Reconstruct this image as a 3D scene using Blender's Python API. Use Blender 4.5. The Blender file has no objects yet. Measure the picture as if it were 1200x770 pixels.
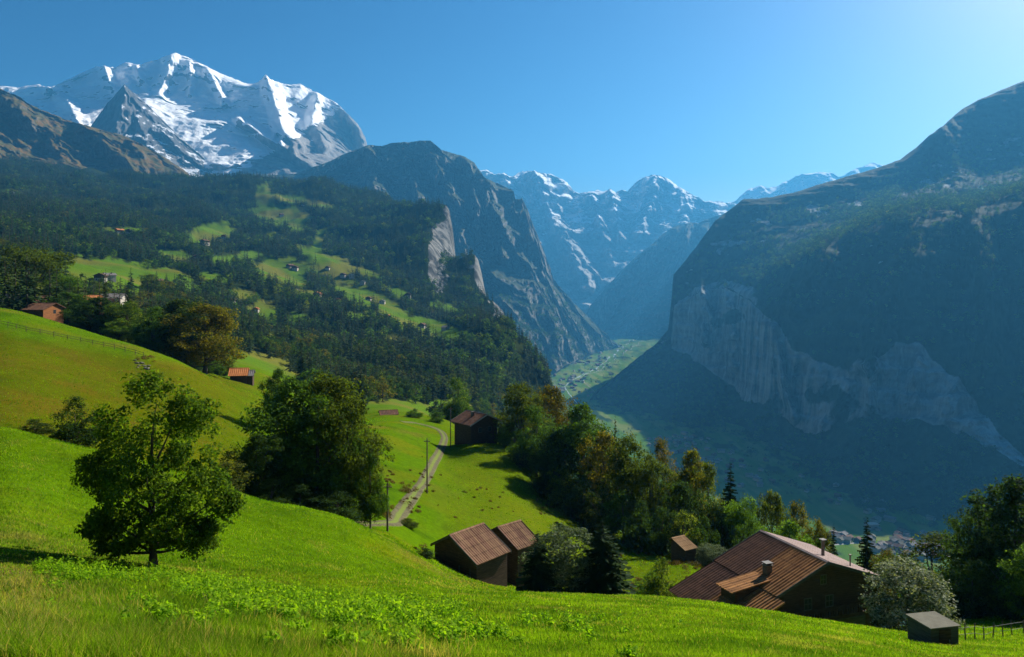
import bpy, math, random
import numpy as np
from mathutils import Vector
random.seed(7); HAZE = 6.6e-5
RNG = np.random.default_rng(11)
F, CX, HY = 850.0, 600.0, 352.0
W, H = 1200.0, 770.0
scene = bpy.context.scene
col = scene.collection

# ---------------------------------------------------------------- helpers
def at(px, py, d):
    return np.array([(px-CX)/F*d, d, -(py-HY)/F*d])

_perm = np.random.default_rng(3).permutation(256).astype(np.int64)
_perm = np.concatenate([_perm, _perm, _perm])
_ga = np.random.default_rng(5).normal(size=(256, 3)); _ga /= np.linalg.norm(_ga, axis=1)[:, None]
def perlin(x, y, z=0.0):
    x, y, z = np.broadcast_arrays(np.asarray(x, float), np.asarray(y, float), np.asarray(z, float))
    xi, yi, zi = np.floor(x).astype(np.int64), np.floor(y).astype(np.int64), np.floor(z).astype(np.int64)
    xf, yf, zf = x-xi, y-yi, z-zi
    xi &= 255; yi &= 255; zi &= 255
    u, v, w = (t*t*t*(t*(t*6-15)+10) for t in (xf, yf, zf))
    def g(a, b, c):
        h = _perm[_perm[_perm[(xi+a) & 255]+((yi+b) & 255)]+((zi+c) & 255)]
        G = _ga[h]
        return G[..., 0]*(xf-a)+G[..., 1]*(yf-b)+G[..., 2]*(zf-c)
    x00 = g(0,0,0)*(1-u)+g(1,0,0)*u; x10 = g(0,1,0)*(1-u)+g(1,1,0)*u
    x01 = g(0,0,1)*(1-u)+g(1,0,1)*u; x11 = g(0,1,1)*(1-u)+g(1,1,1)*u
    return ((x00*(1-v)+x10*v)*(1-w)+(x01*(1-v)+x11*v)*w)*1.6
def fbm(x, y, z=0.0, lam=1.0, octs=4, gain=.5, seed=0.0):
    s = 0; a = 1.0; f = 1.0/lam
    for k in range(octs):
        s = s+a*perlin(x*f+seed+k*17.3, y*f-seed*1.7+k*5.1, np.asarray(z)*f+k*3.3)
        a *= gain; f *= 2.03
    return s
def ridged(x, y, z=0.0, lam=1.0, octs=5, gain=.5, seed=0.0):
    s = 0; a = 1.0; f = 1.0/lam; w = 1.0; t = 0
    for k in range(octs):
        n = 1-np.abs(perlin(x*f+seed+k*11.3, y*f-seed*1.3+k*7.7, np.asarray(z)*f+k*2.9))*1.4
        n = np.clip(n, 0, 1)**2
        s = s+a*n*w; w = np.clip(n*1.6, 0, 1); t += a
        a *= gain; f *= 2.1
    return s/t
def sstep(a, b, x):
    t = np.clip((x-a)/(b-a), 0, 1); return t*t*(3-2*t)

def pchip(xk, Y, x):
    """xk (n,), Y (..., n) ; evaluate at x (m,) -> (..., m)   monotone cubic"""
    xk = np.asarray(xk, float); h = np.diff(xk); D = np.diff(Y, axis=-1)/h
    d = np.zeros_like(Y, dtype=float)
    a, b = D[..., :-1], D[..., 1:]
    w1 = 2*h[1:]+h[:-1]; w2 = h[1:]+2*h[:-1]
    with np.errstate(divide='ignore', invalid='ignore'):
        m = (w1+w2)/(w1/a+w2/b)
    d[..., 1:-1] = np.where(a*b > 0, m, 0)
    d[..., 0] = D[..., 0]; d[..., -1] = D[..., -1]
    i = np.clip(np.searchsorted(xk, x)-1, 0, len(xk)-2)
    t = (np.clip(x, xk[0], xk[-1])-xk[i])/h[i]
    return ((1+2*t)*(1-t)**2*Y[..., i]+t*(1-t)**2*h[i]*d[..., i]
            + t*t*(3-2*t)*Y[..., i+1]+t*t*(t-1)*h[i]*d[..., i+1])

def mesh_np(name, V, Q, mats=(), smooth=True, T=None, matidx=None, attrs=None):
    """fast mesh from arrays: V (n,3), Q (m,4) quads, T (k,3) triangles"""
    me = bpy.data.meshes.new(name)
    V = np.asarray(V, np.float32)
    nq = 0 if Q is None else len(Q); nt = 0 if T is None else len(T)
    loops = []
    if nq: loops.append(np.asarray(Q, np.int32).ravel())
    if nt: loops.append(np.asarray(T, np.int32).ravel())
    L = np.concatenate(loops)
    me.vertices.add(len(V)); me.vertices.foreach_set('co', V.ravel())
    me.loops.add(len(L)); me.loops.foreach_set('vertex_index', L)
    me.polygons.add(nq+nt)
    ls = np.concatenate([np.arange(nq)*4, nq*4+np.arange(nt)*3]).astype(np.int32)
    me.polygons.foreach_set('loop_start', ls)
    if matidx is not None: me.polygons.foreach_set('material_index', np.asarray(matidx, np.int32))
    me.polygons.foreach_set('use_smooth', np.full(nq+nt, bool(smooth)))
    for m in mats: me.materials.append(m)
    if attrs:
        for k, (dom, typ, arr) in attrs.items():
            at_ = me.attributes.new(k, typ, dom)
            key = {'FLOAT': 'value', 'INT': 'value', 'FLOAT_COLOR': 'color', 'FLOAT_VECTOR': 'vector'}[typ]
            at_.data.foreach_set(key, np.asarray(arr).ravel())
    me.update(calc_edges=True)
    if len(V) < 300000: me.validate()
    return me
def link(name, me, parent=None, loc=None, rz=0.0):
    o = bpy.data.objects.new(name, me); col.objects.link(o)
    if parent is not None: o.parent = parent
    if loc is not None: o.location = loc
    o.rotation_euler = (0, 0, rz)
    return o
def tag(o, label=None, cat=None, group=None, kind=None):
    if label: o['label'] = label
    if cat: o['category'] = cat
    if group: o['group'] = group
    if kind: o['kind'] = kind
    return o
def grid_faces(nr, nc):
    i = np.arange(nr*nc).reshape(nr, nc)
    return np.stack([i[:-1, :-1], i[:-1, 1:], i[1:, 1:], i[1:, :-1]], -1).reshape(-1, 4)

# ---------------------------------------------------------------- node helper
class NT:
    def __init__(s, name):
        s.m = bpy.data.materials.new(name); s.m.use_nodes = True
        s.t = s.m.node_tree; s.t.nodes.clear()
        s.out = s.t.nodes.new('ShaderNodeOutputMaterial')
    def n(s, typ, **kw):
        nd = s.t.nodes.new(typ)
        ins = kw.pop('ins', {})
        for k, v in kw.items(): setattr(nd, k, v)
        for k, v in ins.items(): s.set(nd, k, v)
        return nd
    def set(s, nd, k, v):
        sock = nd.inputs[k]
        if isinstance(v, bpy.types.NodeSocket): s.t.links.new(v, sock)
        else: sock.default_value = v
    def mix(s, fac, a, b, blend='MIX'):
        nd = s.n('ShaderNodeMix', data_type='RGBA', blend_type=blend)
        s.set(nd, 0, fac)
        for i, v in ((6, a), (7, b)):
            if isinstance(v, tuple) and len(v) == 3: v = v+(1,)
            s.set(nd, i, v)
        return nd.outputs[2]
    def noise(s, vec, scale, detail=4, rough=.55, dist=0.0):
        nd = s.n('ShaderNodeTexNoise', ins={'Scale': scale, 'Detail': detail, 'Roughness': rough, 'Distortion': dist})
        if vec is not None: s.set(nd, 'Vector', vec)
        return nd.outputs[0]
    def math(s, op, a, b=0.0, c=None):
        nd = s.n('ShaderNodeMath', operation=op); s.set(nd, 0, a); s.set(nd, 1, b)
        if c is not None: s.set(nd, 2, c)
        return nd.outputs[0]
    def ramp(s, v, a, b, lo=0.0, hi=1.0):
        nd = s.n('ShaderNodeMapRange', interpolation_type='SMOOTHSTEP')
        s.set(nd, 0, v); s.set(nd, 1, a); s.set(nd, 2, b); s.set(nd, 3, lo); s.set(nd, 4, hi)
        return nd.outputs[0]
    def pos(s, sx=1, sy=1, sz=1, obj=False):
        if obj: p = s.n('ShaderNodeTexCoord').outputs['Object']
        else: p = s.n('ShaderNodeNewGeometry').outputs['Position']
        if (sx, sy, sz) == (1, 1, 1): return p
        m = s.n('ShaderNodeMapping', ins={'Vector': p, 'Scale': (sx, sy, sz)})
        return m.outputs[0]
    def bump(s, h, strength, dist):
        return s.n('ShaderNodeBump', ins={'Height': h, 'Strength': strength, 'Distance': dist}).outputs[0]
    def pbsdf(s, colr, rough=.9, normal=None, spec=.2):
        if isinstance(colr, tuple) and len(colr) == 3: colr = colr+(1,)
        nd = s.n('ShaderNodeBsdfPrincipled', ins={'Base Color': colr, 'Roughness': rough, 'Specular IOR Level': spec})
        if normal is not None: s.set(nd, 'Normal', normal)
        return nd.outputs[0]
    def done(s, sh):
        s.t.links.new(sh, s.out.inputs[0]); return s.m

# ---------------------------------------------------------------- camera, sun, sky
SKY_C = ((2.2, 1.45), (2.2, .94), (1.9, .86))
SUN_AZ, SUN_EL = math.radians(46), math.radians(35)   # azimuth measured from +Y (view axis) to +X
cam = bpy.data.cameras.new('camera'); co = bpy.data.objects.new('camera', cam); col.objects.link(co)
co.location = (0, 0, 0); co.rotation_euler = (math.radians(90), 0, 0)
cam.sensor_width = 36; cam.lens = 36*F/W; cam.shift_y = -(H/2-HY)/W
cam.clip_start = 0.1; cam.clip_end = 60000
scene.camera = co
sd = Vector((math.sin(SUN_AZ)*math.cos(SUN_EL), math.cos(SUN_AZ)*math.cos(SUN_EL), math.sin(SUN_EL)))
sun = bpy.data.lights.new('sun', 'SUN'); sun.energy = 5.0; sun.angle = math.radians(.53); sun.color = (1, .93, .80)
so = bpy.data.objects.new('sun', sun); col.objects.link(so)
so.rotation_euler = (-sd).to_track_quat('-Z', 'Y').to_euler(); so.location = (0, 0, 500)
w = bpy.data.worlds.new('World'); scene.world = w; w.use_nodes = True
wt = w.node_tree; wt.nodes.clear()
sk = wt.nodes.new('ShaderNodeTexSky'); sk.sky_type = 'NISHITA'; sk.sun_disc = False
sk.sun_elevation = SUN_EL; sk.sun_rotation = SUN_AZ; sk.altitude = 600
sk.air_density = 1.0; sk.dust_density = .9; sk.ozone_density = 3.0
hs = wt.nodes.new('ShaderNodeHueSaturation'); hs.inputs['Saturation'].default_value = 1.12; hs.inputs['Hue'].default_value = .487
bg = wt.nodes.new('ShaderNodeBackground'); bg.inputs[1].default_value = .13
wo = wt.nodes.new('ShaderNodeOutputWorld')
wt.links.new(sk.outputs[0], hs.inputs['Color']); sep = wt.nodes.new('ShaderNodeSeparateColor'); cmb = wt.nodes.new('ShaderNodeCombineColor')
wt.links.new(hs.outputs[0], sep.inputs[0])
for i_, (pw_, mul_) in enumerate(SKY_C):
    m0 = wt.nodes.new('ShaderNodeMath'); m0.operation = 'MULTIPLY'; m0.inputs[1].default_value = .25
    m1 = wt.nodes.new('ShaderNodeMath'); m1.operation = 'POWER'; m1.inputs[1].default_value = pw_
    m2 = wt.nodes.new('ShaderNodeMath'); m2.operation = 'MULTIPLY'; m2.inputs[1].default_value = mul_
    wt.links.new(sep.outputs[i_], m0.inputs[0]); wt.links.new(m0.outputs[0], m1.inputs[0]); wt.links.new(m1.outputs[0], m2.inputs[0]); wt.links.new(m2.outputs[0], cmb.inputs[i_])
wt.links.new(cmb.outputs[0], bg.inputs[0]); wt.links.new(bg.outputs[0], wo.inputs[0])
vs = scene.view_settings; vs.view_transform = 'Standard'; vs.look = 'None'; vs.gamma = 1; vs.exposure = 1.15; vs.use_curve_mapping = False
scene.render.engine = 'CYCLES'
cy = scene.cycles
cy.max_bounces = 5; cy.diffuse_bounces = 2; cy.glossy_bounces = 1; cy.transmission_bounces = 3; cy.transparent_max_bounces = 6
cy.volume_bounces = 0; cy.use_denoising = True; cy.caustics_reflective = False; cy.caustics_refractive = False
cy.use_adaptive_sampling = True; cy.adaptive_threshold = .02
try: cy.denoiser = 'OPENIMAGEDENOISE'
except Exception: pass
# ---------------------------------------------------------------- the ground: one sheet, height table by bearing and distance
def zfloor(d): return -550+.02*(d-1600)
def fl(d): return HY-zfloor(d)/d*F
T = {
 -1300: [(1,1500),(4,840),(7,800),(16,740),(36,650),(62,560),(105,520),(200,430),(300,400),(450,370),(1000,280),(2700,190),(3500,170),(5500,200),(9000,300)],
 -300: [(1,1500),(4,812),(7,767),(11,730),(16,700),(24,655),(36,598),(50,530),(62,495),(80,485),(105,440),(140,395),(200,345),(300,350),(450,325),(1000,265),(1600,232),(2700,190),(3500,172),(4500,160),(6500,260),(9000,300)],
 0: [(1,1500),(4,815),(7,770),(11,735),(16,706),(24,668),(36,612),(50,545),(60,502),(70,512),(80,500),(105,455),(140,408),(190,362),(215,362),(300,368),(450,342),(700,305),(1000,280),(1250,262),(1600,245),(2000,228),(2700,205),(3500,185),(4500,190),(6500,260),(9000,310)],
 100: [(1,1500),(4,817),(7,775),(11,741),(16,713),(24,680),(36,640),(50,575),(60,524),(70,535),(82,522),(105,478),(140,432),(190,388),(215,389),(300,392),(450,364),(700,325),(1000,300),(1250,280),(1600,262),(2000,246),(2700,222),(3500,203),(4500,220),(6500,280),(9000,320)],
 200: [(1,1500),(4,820),(7,780),(11,747),(16,719),(24,692),(36,656),(50,600),(62,549),(70,556),(82,545),(105,502),(140,456),(180,419),(200,424),(240,428),(300,415),(450,395),(700,360),(1000,330),(1250,308),(1600,285),(2000,262),(2700,235),(3500,208),(4500,240),(6500,300),(9000,330)],
 300: [(1,1500),(4,822),(7,785),(11,755),(16,726),(24,701),(36,671),(50,622),(62,583),(72,596),(82,592),(105,542),(140,500),(180,470),(200,458),(240,444),(300,430),(450,428),(700,400),(1000,365),(1250,340),(1600,312),(2000,285),(2700,245),(3500,208),(4500,250),(6500,330),(9000,350)],
 400: [(1,1500),(4,824),(7,790),(11,761),(16,735),(24,711),(36,686),(50,645),(62,606),(74,612),(84,604),(105,560),(140,520),(180,499),(220,494),(300,484),(450,466),(700,425),(1000,390),(1250,362),(1600,335),(2000,300),(2700,250),(3300,219),(4500,290),(6500,360),(9000,380)],
 450: [(1,1500),(4,825),(7,792),(11,764),(16,738),(24,713),(36,691),(50,660),(62,629),(74,626),(84,612),(105,575),(140,528),(180,500),(210,490),(250,484),(300,480),(450,470),(700,435),(1000,400),(1250,375),(1600,345),(2000,305),(2700,250),(3200,232),(4500,330),(6500,390),(9000,395)],
 500: [(1,1500),(4,826),(7,795),(11,767),(16,742),(24,717),(36,697),(50,676),(62,656),(74,652),(84,637),(105,590),(140,545),(180,511),(210,498),(250,488),(300,488),(450,485),(700,445),(1000,412),(1250,388),(1600,360),(2000,315),(2300,275),(2700,246),(3000,280),(3500,400),(4000,459),(6500,fl(6500)),(9000,fl(9000))],
 525: [(1,1500),(4,827),(7,797),(11,769),(16,744),(24,719),(36,700),(50,686),(62,670),(74,666),(84,650),(105,600),(140,555),(180,518),(210,503),(250,495),(300,500),(450,515),(700,455),(1000,412),(1250,383),(1600,370),(2000,335),(2350,290),(2600,246),(2750,320),(3000,450),(4000,459),(6500,fl(6500)),(9000,fl(9000))],
 557: [(1,1500),(4,828),(7,798),(11,771),(16,746),(24,721),(36,702),(50,692),(62,684),(74,680),(84,663),(105,612),(140,562),(172,518),(200,512),(250,520),(300,530),(450,555),(700,480),(1000,415),(1250,376),(1600,374),(2000,345),(2200,300),(2290,320),(2400,440),(2600,525),(4000,459),(6500,fl(6500)),(9000,fl(9000))],
 591: [(1,1500),(4,829),(7,800),(11,772),(16,748),(24,722),(36,704),(50,694),(62,694),(74,691),(84,675),(105,621),(140,568),(172,521),(205,524),(250,545),(300,565),(450,590),(700,525),(1000,432),(1200,384),(1400,402),(1700,400),(1980,374),(2060,420),(2300,530),(2600,fl(2600)),(4000,459),(6500,fl(6500)),(9000,fl(9000))],
 618: [(1,1500),(4,830),(7,801),(11,773),(16,749),(24,722),(36,705),(50,695),(62,697),(74,697),(84,685),(105,632),(140,578),(172,535),(205,540),(250,570),(300,600),(450,620),(700,560),(1000,470),(1200,414),(1300,440),(1600,560),(2100,fl(2100)),(2600,fl(2600)),(4000,459),(6500,fl(6500)),(9000,fl(9000))],
 641: [(1,1500),(4,831),(7,802),(11,774),(16,749),(24,723),(36,706),(50,696),(62,699),(74,700),(84,690),(105,642),(140,592),(180,563),(205,562),(250,590),(300,620),(450,650),(700,600),(1000,505),(1150,446),(1250,480),(1450,600),(1600,fl(1600)),(2600,fl(2600)),(4000,fl(4000)),(6500,fl(6500)),(9000,fl(9000))],
 660: [(1,1500),(4,831),(7,802),(11,774),(16,749),(24,723),(36,706),(50,696),(62,700),(74,702),(84,695),(105,648),(140,600),(170,580),(205,585),(300,640),(450,700),(700,690),(1000,610),(1150,580),(1250,600),(1450,665),(1600,fl(1600)),(2600,fl(2600)),(4000,fl(4000)),(6500,fl(6500)),(9000,fl(9000))],
 700: [(1,1500),(4,832),(7,803),(11,775),(16,750),(24,725),(36,708),(50,697),(62,702),(74,706),(84,700),(105,660),(140,618),(160,605),(200,625),(300,690),(450,770),(700,780),(1000,735),(1400,700),(1600,fl(1600)),(2600,fl(2600)),(4000,fl(4000)),(6500,fl(6500)),(9000,fl(9000))],
 800: [(1,1500),(4,835),(7,806),(11,778),(16,753),(24,729),(36,712),(50,704),(62,712),(75,720),(90,688),(105,658),(130,652),(160,672),(200,705),(300,780),(450,850),(700,850),(1000,790),(1400,690),(1600,fl(1600)),(2600,fl(2600)),(4000,fl(4000)),(6500,fl(6500)),(9000,fl(9000))],
 900: [(1,1500),(4,838),(7,810),(11,783),(16,760),(24,738),(36,724),(50,717),(62,738),(75,752),(90,735),(105,712),(130,705),(160,725),(200,765),(300,850),(450,900),(700,870),(1000,800),(1400,690),(1600,fl(1600)),(2600,fl(2600)),(4000,fl(4000)),(6500,fl(6500)),(9000,fl(9000))],
 1000: [(1,1500),(4,842),(7,816),(11,792),(16,771),(24,752),(36,740),(48,733),(56,745),(70,758),(90,742),(105,735),(130,745),(160,770),(200,810),(300,880),(450,920),(700,880),(1000,800),(1400,690),(1600,fl(1600)),(2600,fl(2600)),(4000,fl(4000)),(6500,fl(6500)),(9000,fl(9000))],
 1100: [(1,1500),(4,848),(7,824),(11,802),(16,785),(24,770),(36,757),(46,747),(56,737),(66,728),(75,722),(90,728),(105,745),(130,775),(160,800),(200,840),(300,890),(450,920),(700,880),(1000,800),(1400,690),(1600,fl(1600)),(2600,fl(2600)),(4000,fl(4000)),(6500,fl(6500)),(9000,fl(9000))],
 1200: [(1,1500),(4,854),(7,832),(11,812),(16,797),(24,781),(36,764),(46,752),(56,738),(66,724),(75,714),(90,712),(105,728),(130,765),(160,800),(200,840),(300,890),(450,920),(700,880),(1000,800),(1400,690),(1600,fl(1600)),(2600,fl(2600)),(4000,fl(4000)),(6500,fl(6500)),(9000,fl(9000))],
 1500: [(1,1500),(4,870),(7,855),(11,840),(16,825),(24,805),(36,782),(46,765),(56,745),(66,725),(75,712),(90,708),(105,722),(130,760),(160,800),(200,840),(300,890),(450,920),(700,880),(1000,800),(1400,690),(1600,fl(1600)),(2600,fl(2600)),(4000,fl(4000)),(6500,fl(6500)),(9000,fl(9000))],
 2600: [(1,1500),(4,900),(7,880),(11,870),(16,850),(24,820),(36,790),(46,765),(56,745),(66,725),(75,712),(90,708),(105,722),(130,760),(160,800),(200,840),(300,890),(450,920),(700,880),(1000,800),(1400,690),(1600,fl(1600)),(2600,fl(2600)),(4000,fl(4000)),(6500,fl(6500)),(9000,fl(9000))],
}
# dense table: rows = common log distances, interpolated per bearing, then across bearings
_pk = np.array(sorted(T), float)
_LD = np.linspace(0, math.log(9000), 1400)
_tab = np.stack([pchip(np.log([a for a, b in T[p]]), np.array([float(b) for a, b in T[p]]), _LD) for p in sorted(T)])   # (npx, nd)
_PX = np.concatenate([np.arange(-1300, -100, 20), np.arange(-100, 1300, 4), np.arange(1300, 2601, 20)]).astype(float)
TAB = pchip(_pk, _tab.T, _PX).T          # (nPX, nLD)
def table(px, d):
    px = np.clip(np.asarray(px, float), -1299, 2599); ld = np.clip(np.log(np.maximum(d, 1.0)), 0, _LD[-1]-1e-6)
    i = np.clip(np.searchsorted(_PX, px)-1, 0, len(_PX)-2); t = (px-_PX[i])/(_PX[i+1]-_PX[i])
    g = ld/(_LD[1]-_LD[0]); j = np.clip(g.astype(int), 0, len(_LD)-2); s = g-j
    return (TAB[i, j]*(1-t)+TAB[i+1, j]*t)*(1-s)+(TAB[i, j+1]*(1-t)+TAB[i+1, j+1]*t)*s
def ground_z(x, y):
    x = np.asarray(x, float); y = np.asarray(y, float)
    px = CX+F*x/y
    z = -(table(px, y)-HY)/F*y
    hill = sstep(320, 700, y)*sstep(-530, -440, z)          # relief grows up the hill, the valley floor stays flat
    far = z+hill*(fbm(x, y, lam=260, octs=5, seed=4)*np.minimum(y*.012, 26)+(ridged(x, y, lam=420, octs=5, seed=9)-.45)*np.minimum(y*.016, 45))
    near = (fbm(x, y, lam=2.2, octs=3, seed=1)*.05+fbm(x, y, lam=11, octs=3, seed=2)*.22*sstep(10, 60, y)+fbm(x, y, lam=45, octs=2, seed=6)*.5*sstep(40, 120, y))*(1-sstep(300, 700, y))
    near = near*(1-.7*sstep(200, 60, np.abs(px-600)+np.abs(y-50)*99))
    return far+near
def gp(px, d, dz=0.0):
    x = (px-CX)/F*d
    return Vector((x, d, float(ground_z(x, d))+dz))
def proj(x, y, z): return CX+F*x/y, HY-F*z/y
def ghit(px, py, d0=5.0, d1=9000.0):
    """first distance beyond d0 at which the ground crosses the given line of sight upward"""
    d = np.exp(np.linspace(math.log(d0), math.log(d1), 3000)); x = (px-CX)/F*d
    p = HY-F*ground_z(x, d)/d
    k = np.nonzero((p[:-1] > py) & (p[1:] <= py))[0]
    return float(d[k[0]]) if len(k) else None

# clearings and pastures on the forested hill: (px, py, rx, ry, tilt deg)
CLEAR = [(120,318,62,12,4),(175,329,42,8,8),(105,336,30,8,5),(248,273,24,9,-12),(236,279,12,6,-20),(310,232,9,14,0),(326,252,26,9,6),(345,256,14,10,40),(352,235,42,3.2,10),
         (330,316,28,11,2),(372,300,22,5,22),(392,308,20,6,12),(385,317,24,5,10),(420,348,26,6,24),(440,352,34,6,24),(470,345,14,3.5,28),(492,378,30,5,12),(450,370,16,4,10),(508,388,44,6,10),(455,367,10,4,0),
         (308,366,17,9,0),(348,375,10,6,0),(405,330,18,3,15),(140,270,25,3,0),(8,226,14,3,0),(320,278,8,4,0),(372,288,5,18,20),(303,440,45,20,10),(462,482,40,10,0),(282,431,26,9,8),(525,480,25,9,0),(250,325,16,4,10),(520,360,16,3,15),(285,345,14,4,0),(60,352,30,6,0),(205,300,18,5,8),(290,300,16,4,-5),(430,320,18,3,18),(200,322,20,5,8),(262,305,12,4,0),(150,345,24,5,10),(420,372,16,4,14),(360,345,18,4,5),(345,330,22,4,8),(465,400,18,3.5,12),(520,400,16,3,8),(380,395,14,4,4),(325,395,12,5,0),(226,340,12,4,0),(400,345,8,3,20)]
def clear_mask(px, py):
    m = np.zeros(np.shape(px))
    wob = perlin(px*.09, py*.16)*.35+perlin(px*.3, py*.5, 3.)*.22
    for cx, cy_, rx, ry, a in CLEAR:
        a = math.radians(a); dx, dy = px-cx, py-cy_
        u = (dx*math.cos(a)+dy*math.sin(a))/(rx*1.2); v = (-dx*math.sin(a)+dy*math.cos(a))/(ry*1.3)
        m = np.maximum(m, sstep(1.12, .9, np.sqrt(u*u+v*v)+wob))
    return m

d_rows = np.exp(np.concatenate([np.linspace(0, math.log(6), 40, endpoint=False), np.linspace(math.log(6), math.log(420), 480, endpoint=False), np.linspace(math.log(420), math.log(8990), 330)]))
p_cols = np.concatenate([np.arange(-1290, -100, 15), np.arange(-100, 1300, 2.2), np.arange(1300, 2590, 15)])
P, D = np.meshgrid(p_cols, d_rows)
X = (P-CX)/F*D; Z = ground_z(X, D)
V = np.stack([X, D, Z], -1)
PYv = HY-F*Z/D
nrm_ = np.cross(np.gradient(V, axis=1), np.gradient(V, axis=0)); nrm_ /= np.linalg.norm(nrm_, axis=-1)[..., None]+1e-9
NZ = np.abs(nrm_[..., 2])
def lerp(a, b, t): return a*(1-t[..., None])+np.array(b)*t[..., None]
base = np.zeros(V.shape)+np.array((.095, .20, .003))
n1 = fbm(X, D, lam=14, octs=4, seed=21); n2 = fbm(X, D, lam=60, octs=3, seed=22); n3 = fbm(X, D, lam=2.0, octs=3, seed=23)
base = lerp(base, (.15, .20, .006), sstep(-.1, .6, n1)*.8)
base = lerp(base, (.17, .15, .03), sstep(.35, .8, fbm(X, D, lam=24, octs=4, seed=27))*.55)
base = lerp(base, (.045, .115, .004), sstep(.15, .8, fbm(X, D, lam=7, octs=4, seed=29))*.6)
terr = np.abs(np.sin(Z*5.2+1.6*fbm(X, D, lam=9, octs=3, seed=28)))          # faint cattle terracettes following the slope
base = lerp(base, (.07, .10, .02), sstep(.22, .02, terr)*sstep(30, 90, D)*sstep(-.3, .4, n2)*.45)
base = lerp(base, (.13, .17, .008), sstep(.1, .7, n2+.5*n1)*.5)
olive = sstep(640, 560, PYv)*sstep(66, 84, D)*sstep(330, 250, P)*sstep(0, 14, PYv-(384+(P)*.178))   # the unmown slope below the fence
base = lerp(base, (.105, .115, .004), olive*.8); base = lerp(base, (.14, .10, .012), olive*sstep(-.1, .6, n1)*.45)
mid = sstep(500, 540, P)*sstep(76, 95, D)*sstep(800, 700, D)
base = lerp(base, (.125, .185, .006), mid*.6)
dry = sstep(.25, .6, n3+.6*n1)*sstep(60, 20, D)
base = lerp(base, (.17, .15, .03), dry*.35)
dirt = np.exp(-((P-25)/55)**2-((PYv-700)/45)**2)
base = lerp(base, (.13, .085, .04), np.clip(dirt*1.2, 0, .8))
cm = clear_mask(P, PYv)
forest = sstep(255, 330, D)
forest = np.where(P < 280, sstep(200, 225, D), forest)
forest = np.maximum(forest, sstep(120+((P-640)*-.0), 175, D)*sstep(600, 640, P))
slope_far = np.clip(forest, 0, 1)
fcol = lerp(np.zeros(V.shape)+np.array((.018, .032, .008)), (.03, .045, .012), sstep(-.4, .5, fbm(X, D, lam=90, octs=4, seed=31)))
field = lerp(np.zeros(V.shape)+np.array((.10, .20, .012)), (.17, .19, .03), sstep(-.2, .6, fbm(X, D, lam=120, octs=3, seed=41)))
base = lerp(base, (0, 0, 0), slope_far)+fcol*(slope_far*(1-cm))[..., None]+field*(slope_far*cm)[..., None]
# valley floor: strips of hay meadow, hamlets' gardens, river gravel
vf = sstep(25, 8, Z-zfloor(D))*sstep(1200, 1500, D)
strip = perlin(X/45, D/260, 2.0)+.5*perlin(X/20, D/90, 7.0)
vcol = lerp(np.zeros(V.shape)+np.array((.10, .21, .02)), (.20, .26, .06), sstep(-.2, .4, strip))
vcol = lerp(vcol, (.035, .07, .02), sstep(.3, .55, perlin(X/70, D/170, 12.0)+.3*perlin(X/15, D/40, 1.)))
base = lerp(base, (0, 0, 0), vf)+vcol*vf[..., None]
rockm = sstep(.88, .72, NZ)*sstep(1600, 1900, D)*sstep(480, 515, P)*1.15
attrs = {'gcol': ('POINT', 'FLOAT_COLOR', np.concatenate([base, np.ones(base.shape[:2]+(1,))], -1).astype(np.float32)),
         'rock': ('POINT', 'FLOAT', rockm.astype(np.float32))}

def rock_material(name, c1, c2, snow=None, snowlo=.35, snowhi=.6, green=None, zgreen=None, streak=True, lam=1.0, snowz=None, attr_snow=False, gn_amt=.7, attr_rock=False):
    m = NT(name)
    g = m.n('ShaderNodeNewGeometry'); p = g.outputs['Position']
    st = m.n('ShaderNodeMapping', ins={'Vector': p, 'Scale': (.02/lam, .02/lam, .003/lam)}).outputs[0]
    ly = m.n('ShaderNodeMapping', ins={'Vector': p, 'Scale': (.0015/lam, .0015/lam, .02/lam)}).outputs[0]
    a = m.noise(st, 1.0, 6, .65, .4); b = m.noise(ly, 1.0, 5, .6, .5); c = m.noise(p, .006/lam, 8, .62)
    f = m.math('ADD', m.math('MULTIPLY', a, .55), m.math('MULTIPLY', b, .25)); f = m.math('ADD', f, m.math('MULTIPLY', c, .3))
    colr = m.mix(m.ramp(f, .42, .68), c1, c2)
    nz = m.n('ShaderNodeSeparateXYZ', ins={0: g.outputs['Normal']}).outputs[2]
    if green:
        gn = m.math('ADD', nz if not attr_rock else m.math('SUBTRACT', 1.0, m.n('ShaderNodeAttribute', attribute_name='snow').outputs['Fac']), m.math('MULTIPLY', m.math('SUBTRACT', c, .5), gn_amt))
        gm = m.ramp(gn, zgreen[0], zgreen[1])
        gc = m.mix(m.ramp(m.noise(p, .012/lam, 6, .6), .4, .62), green[0], green[1])
        colr = m.mix(gm, colr, gc)
    h = m.math('ADD', a, c)
    if snow:
        sn = m.math('ADD', nz, m.math('MULTIPLY', m.math('SUBTRACT', f, .55), snow[1]))
        if snowz:
            z = m.n('ShaderNodeSeparateXYZ', ins={0: p}).outputs[2]
            sn = m.math('ADD', sn, m.ramp(z, snowz[0], snowz[1], -1.0, 0.0))
        if attr_snow:
            sn = m.math('ADD', sn, m.n('ShaderNodeAttribute', attribute_name='snow').outputs['Fac'])
        sm = m.ramp(sn, snowlo, snowhi)
        colr = m.mix(sm, colr, snow[0])
    bmp = m.bump(h, .55, 30*lam)
    return m.done(m.pbsdf(colr, .95, bmp, .1))

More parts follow.
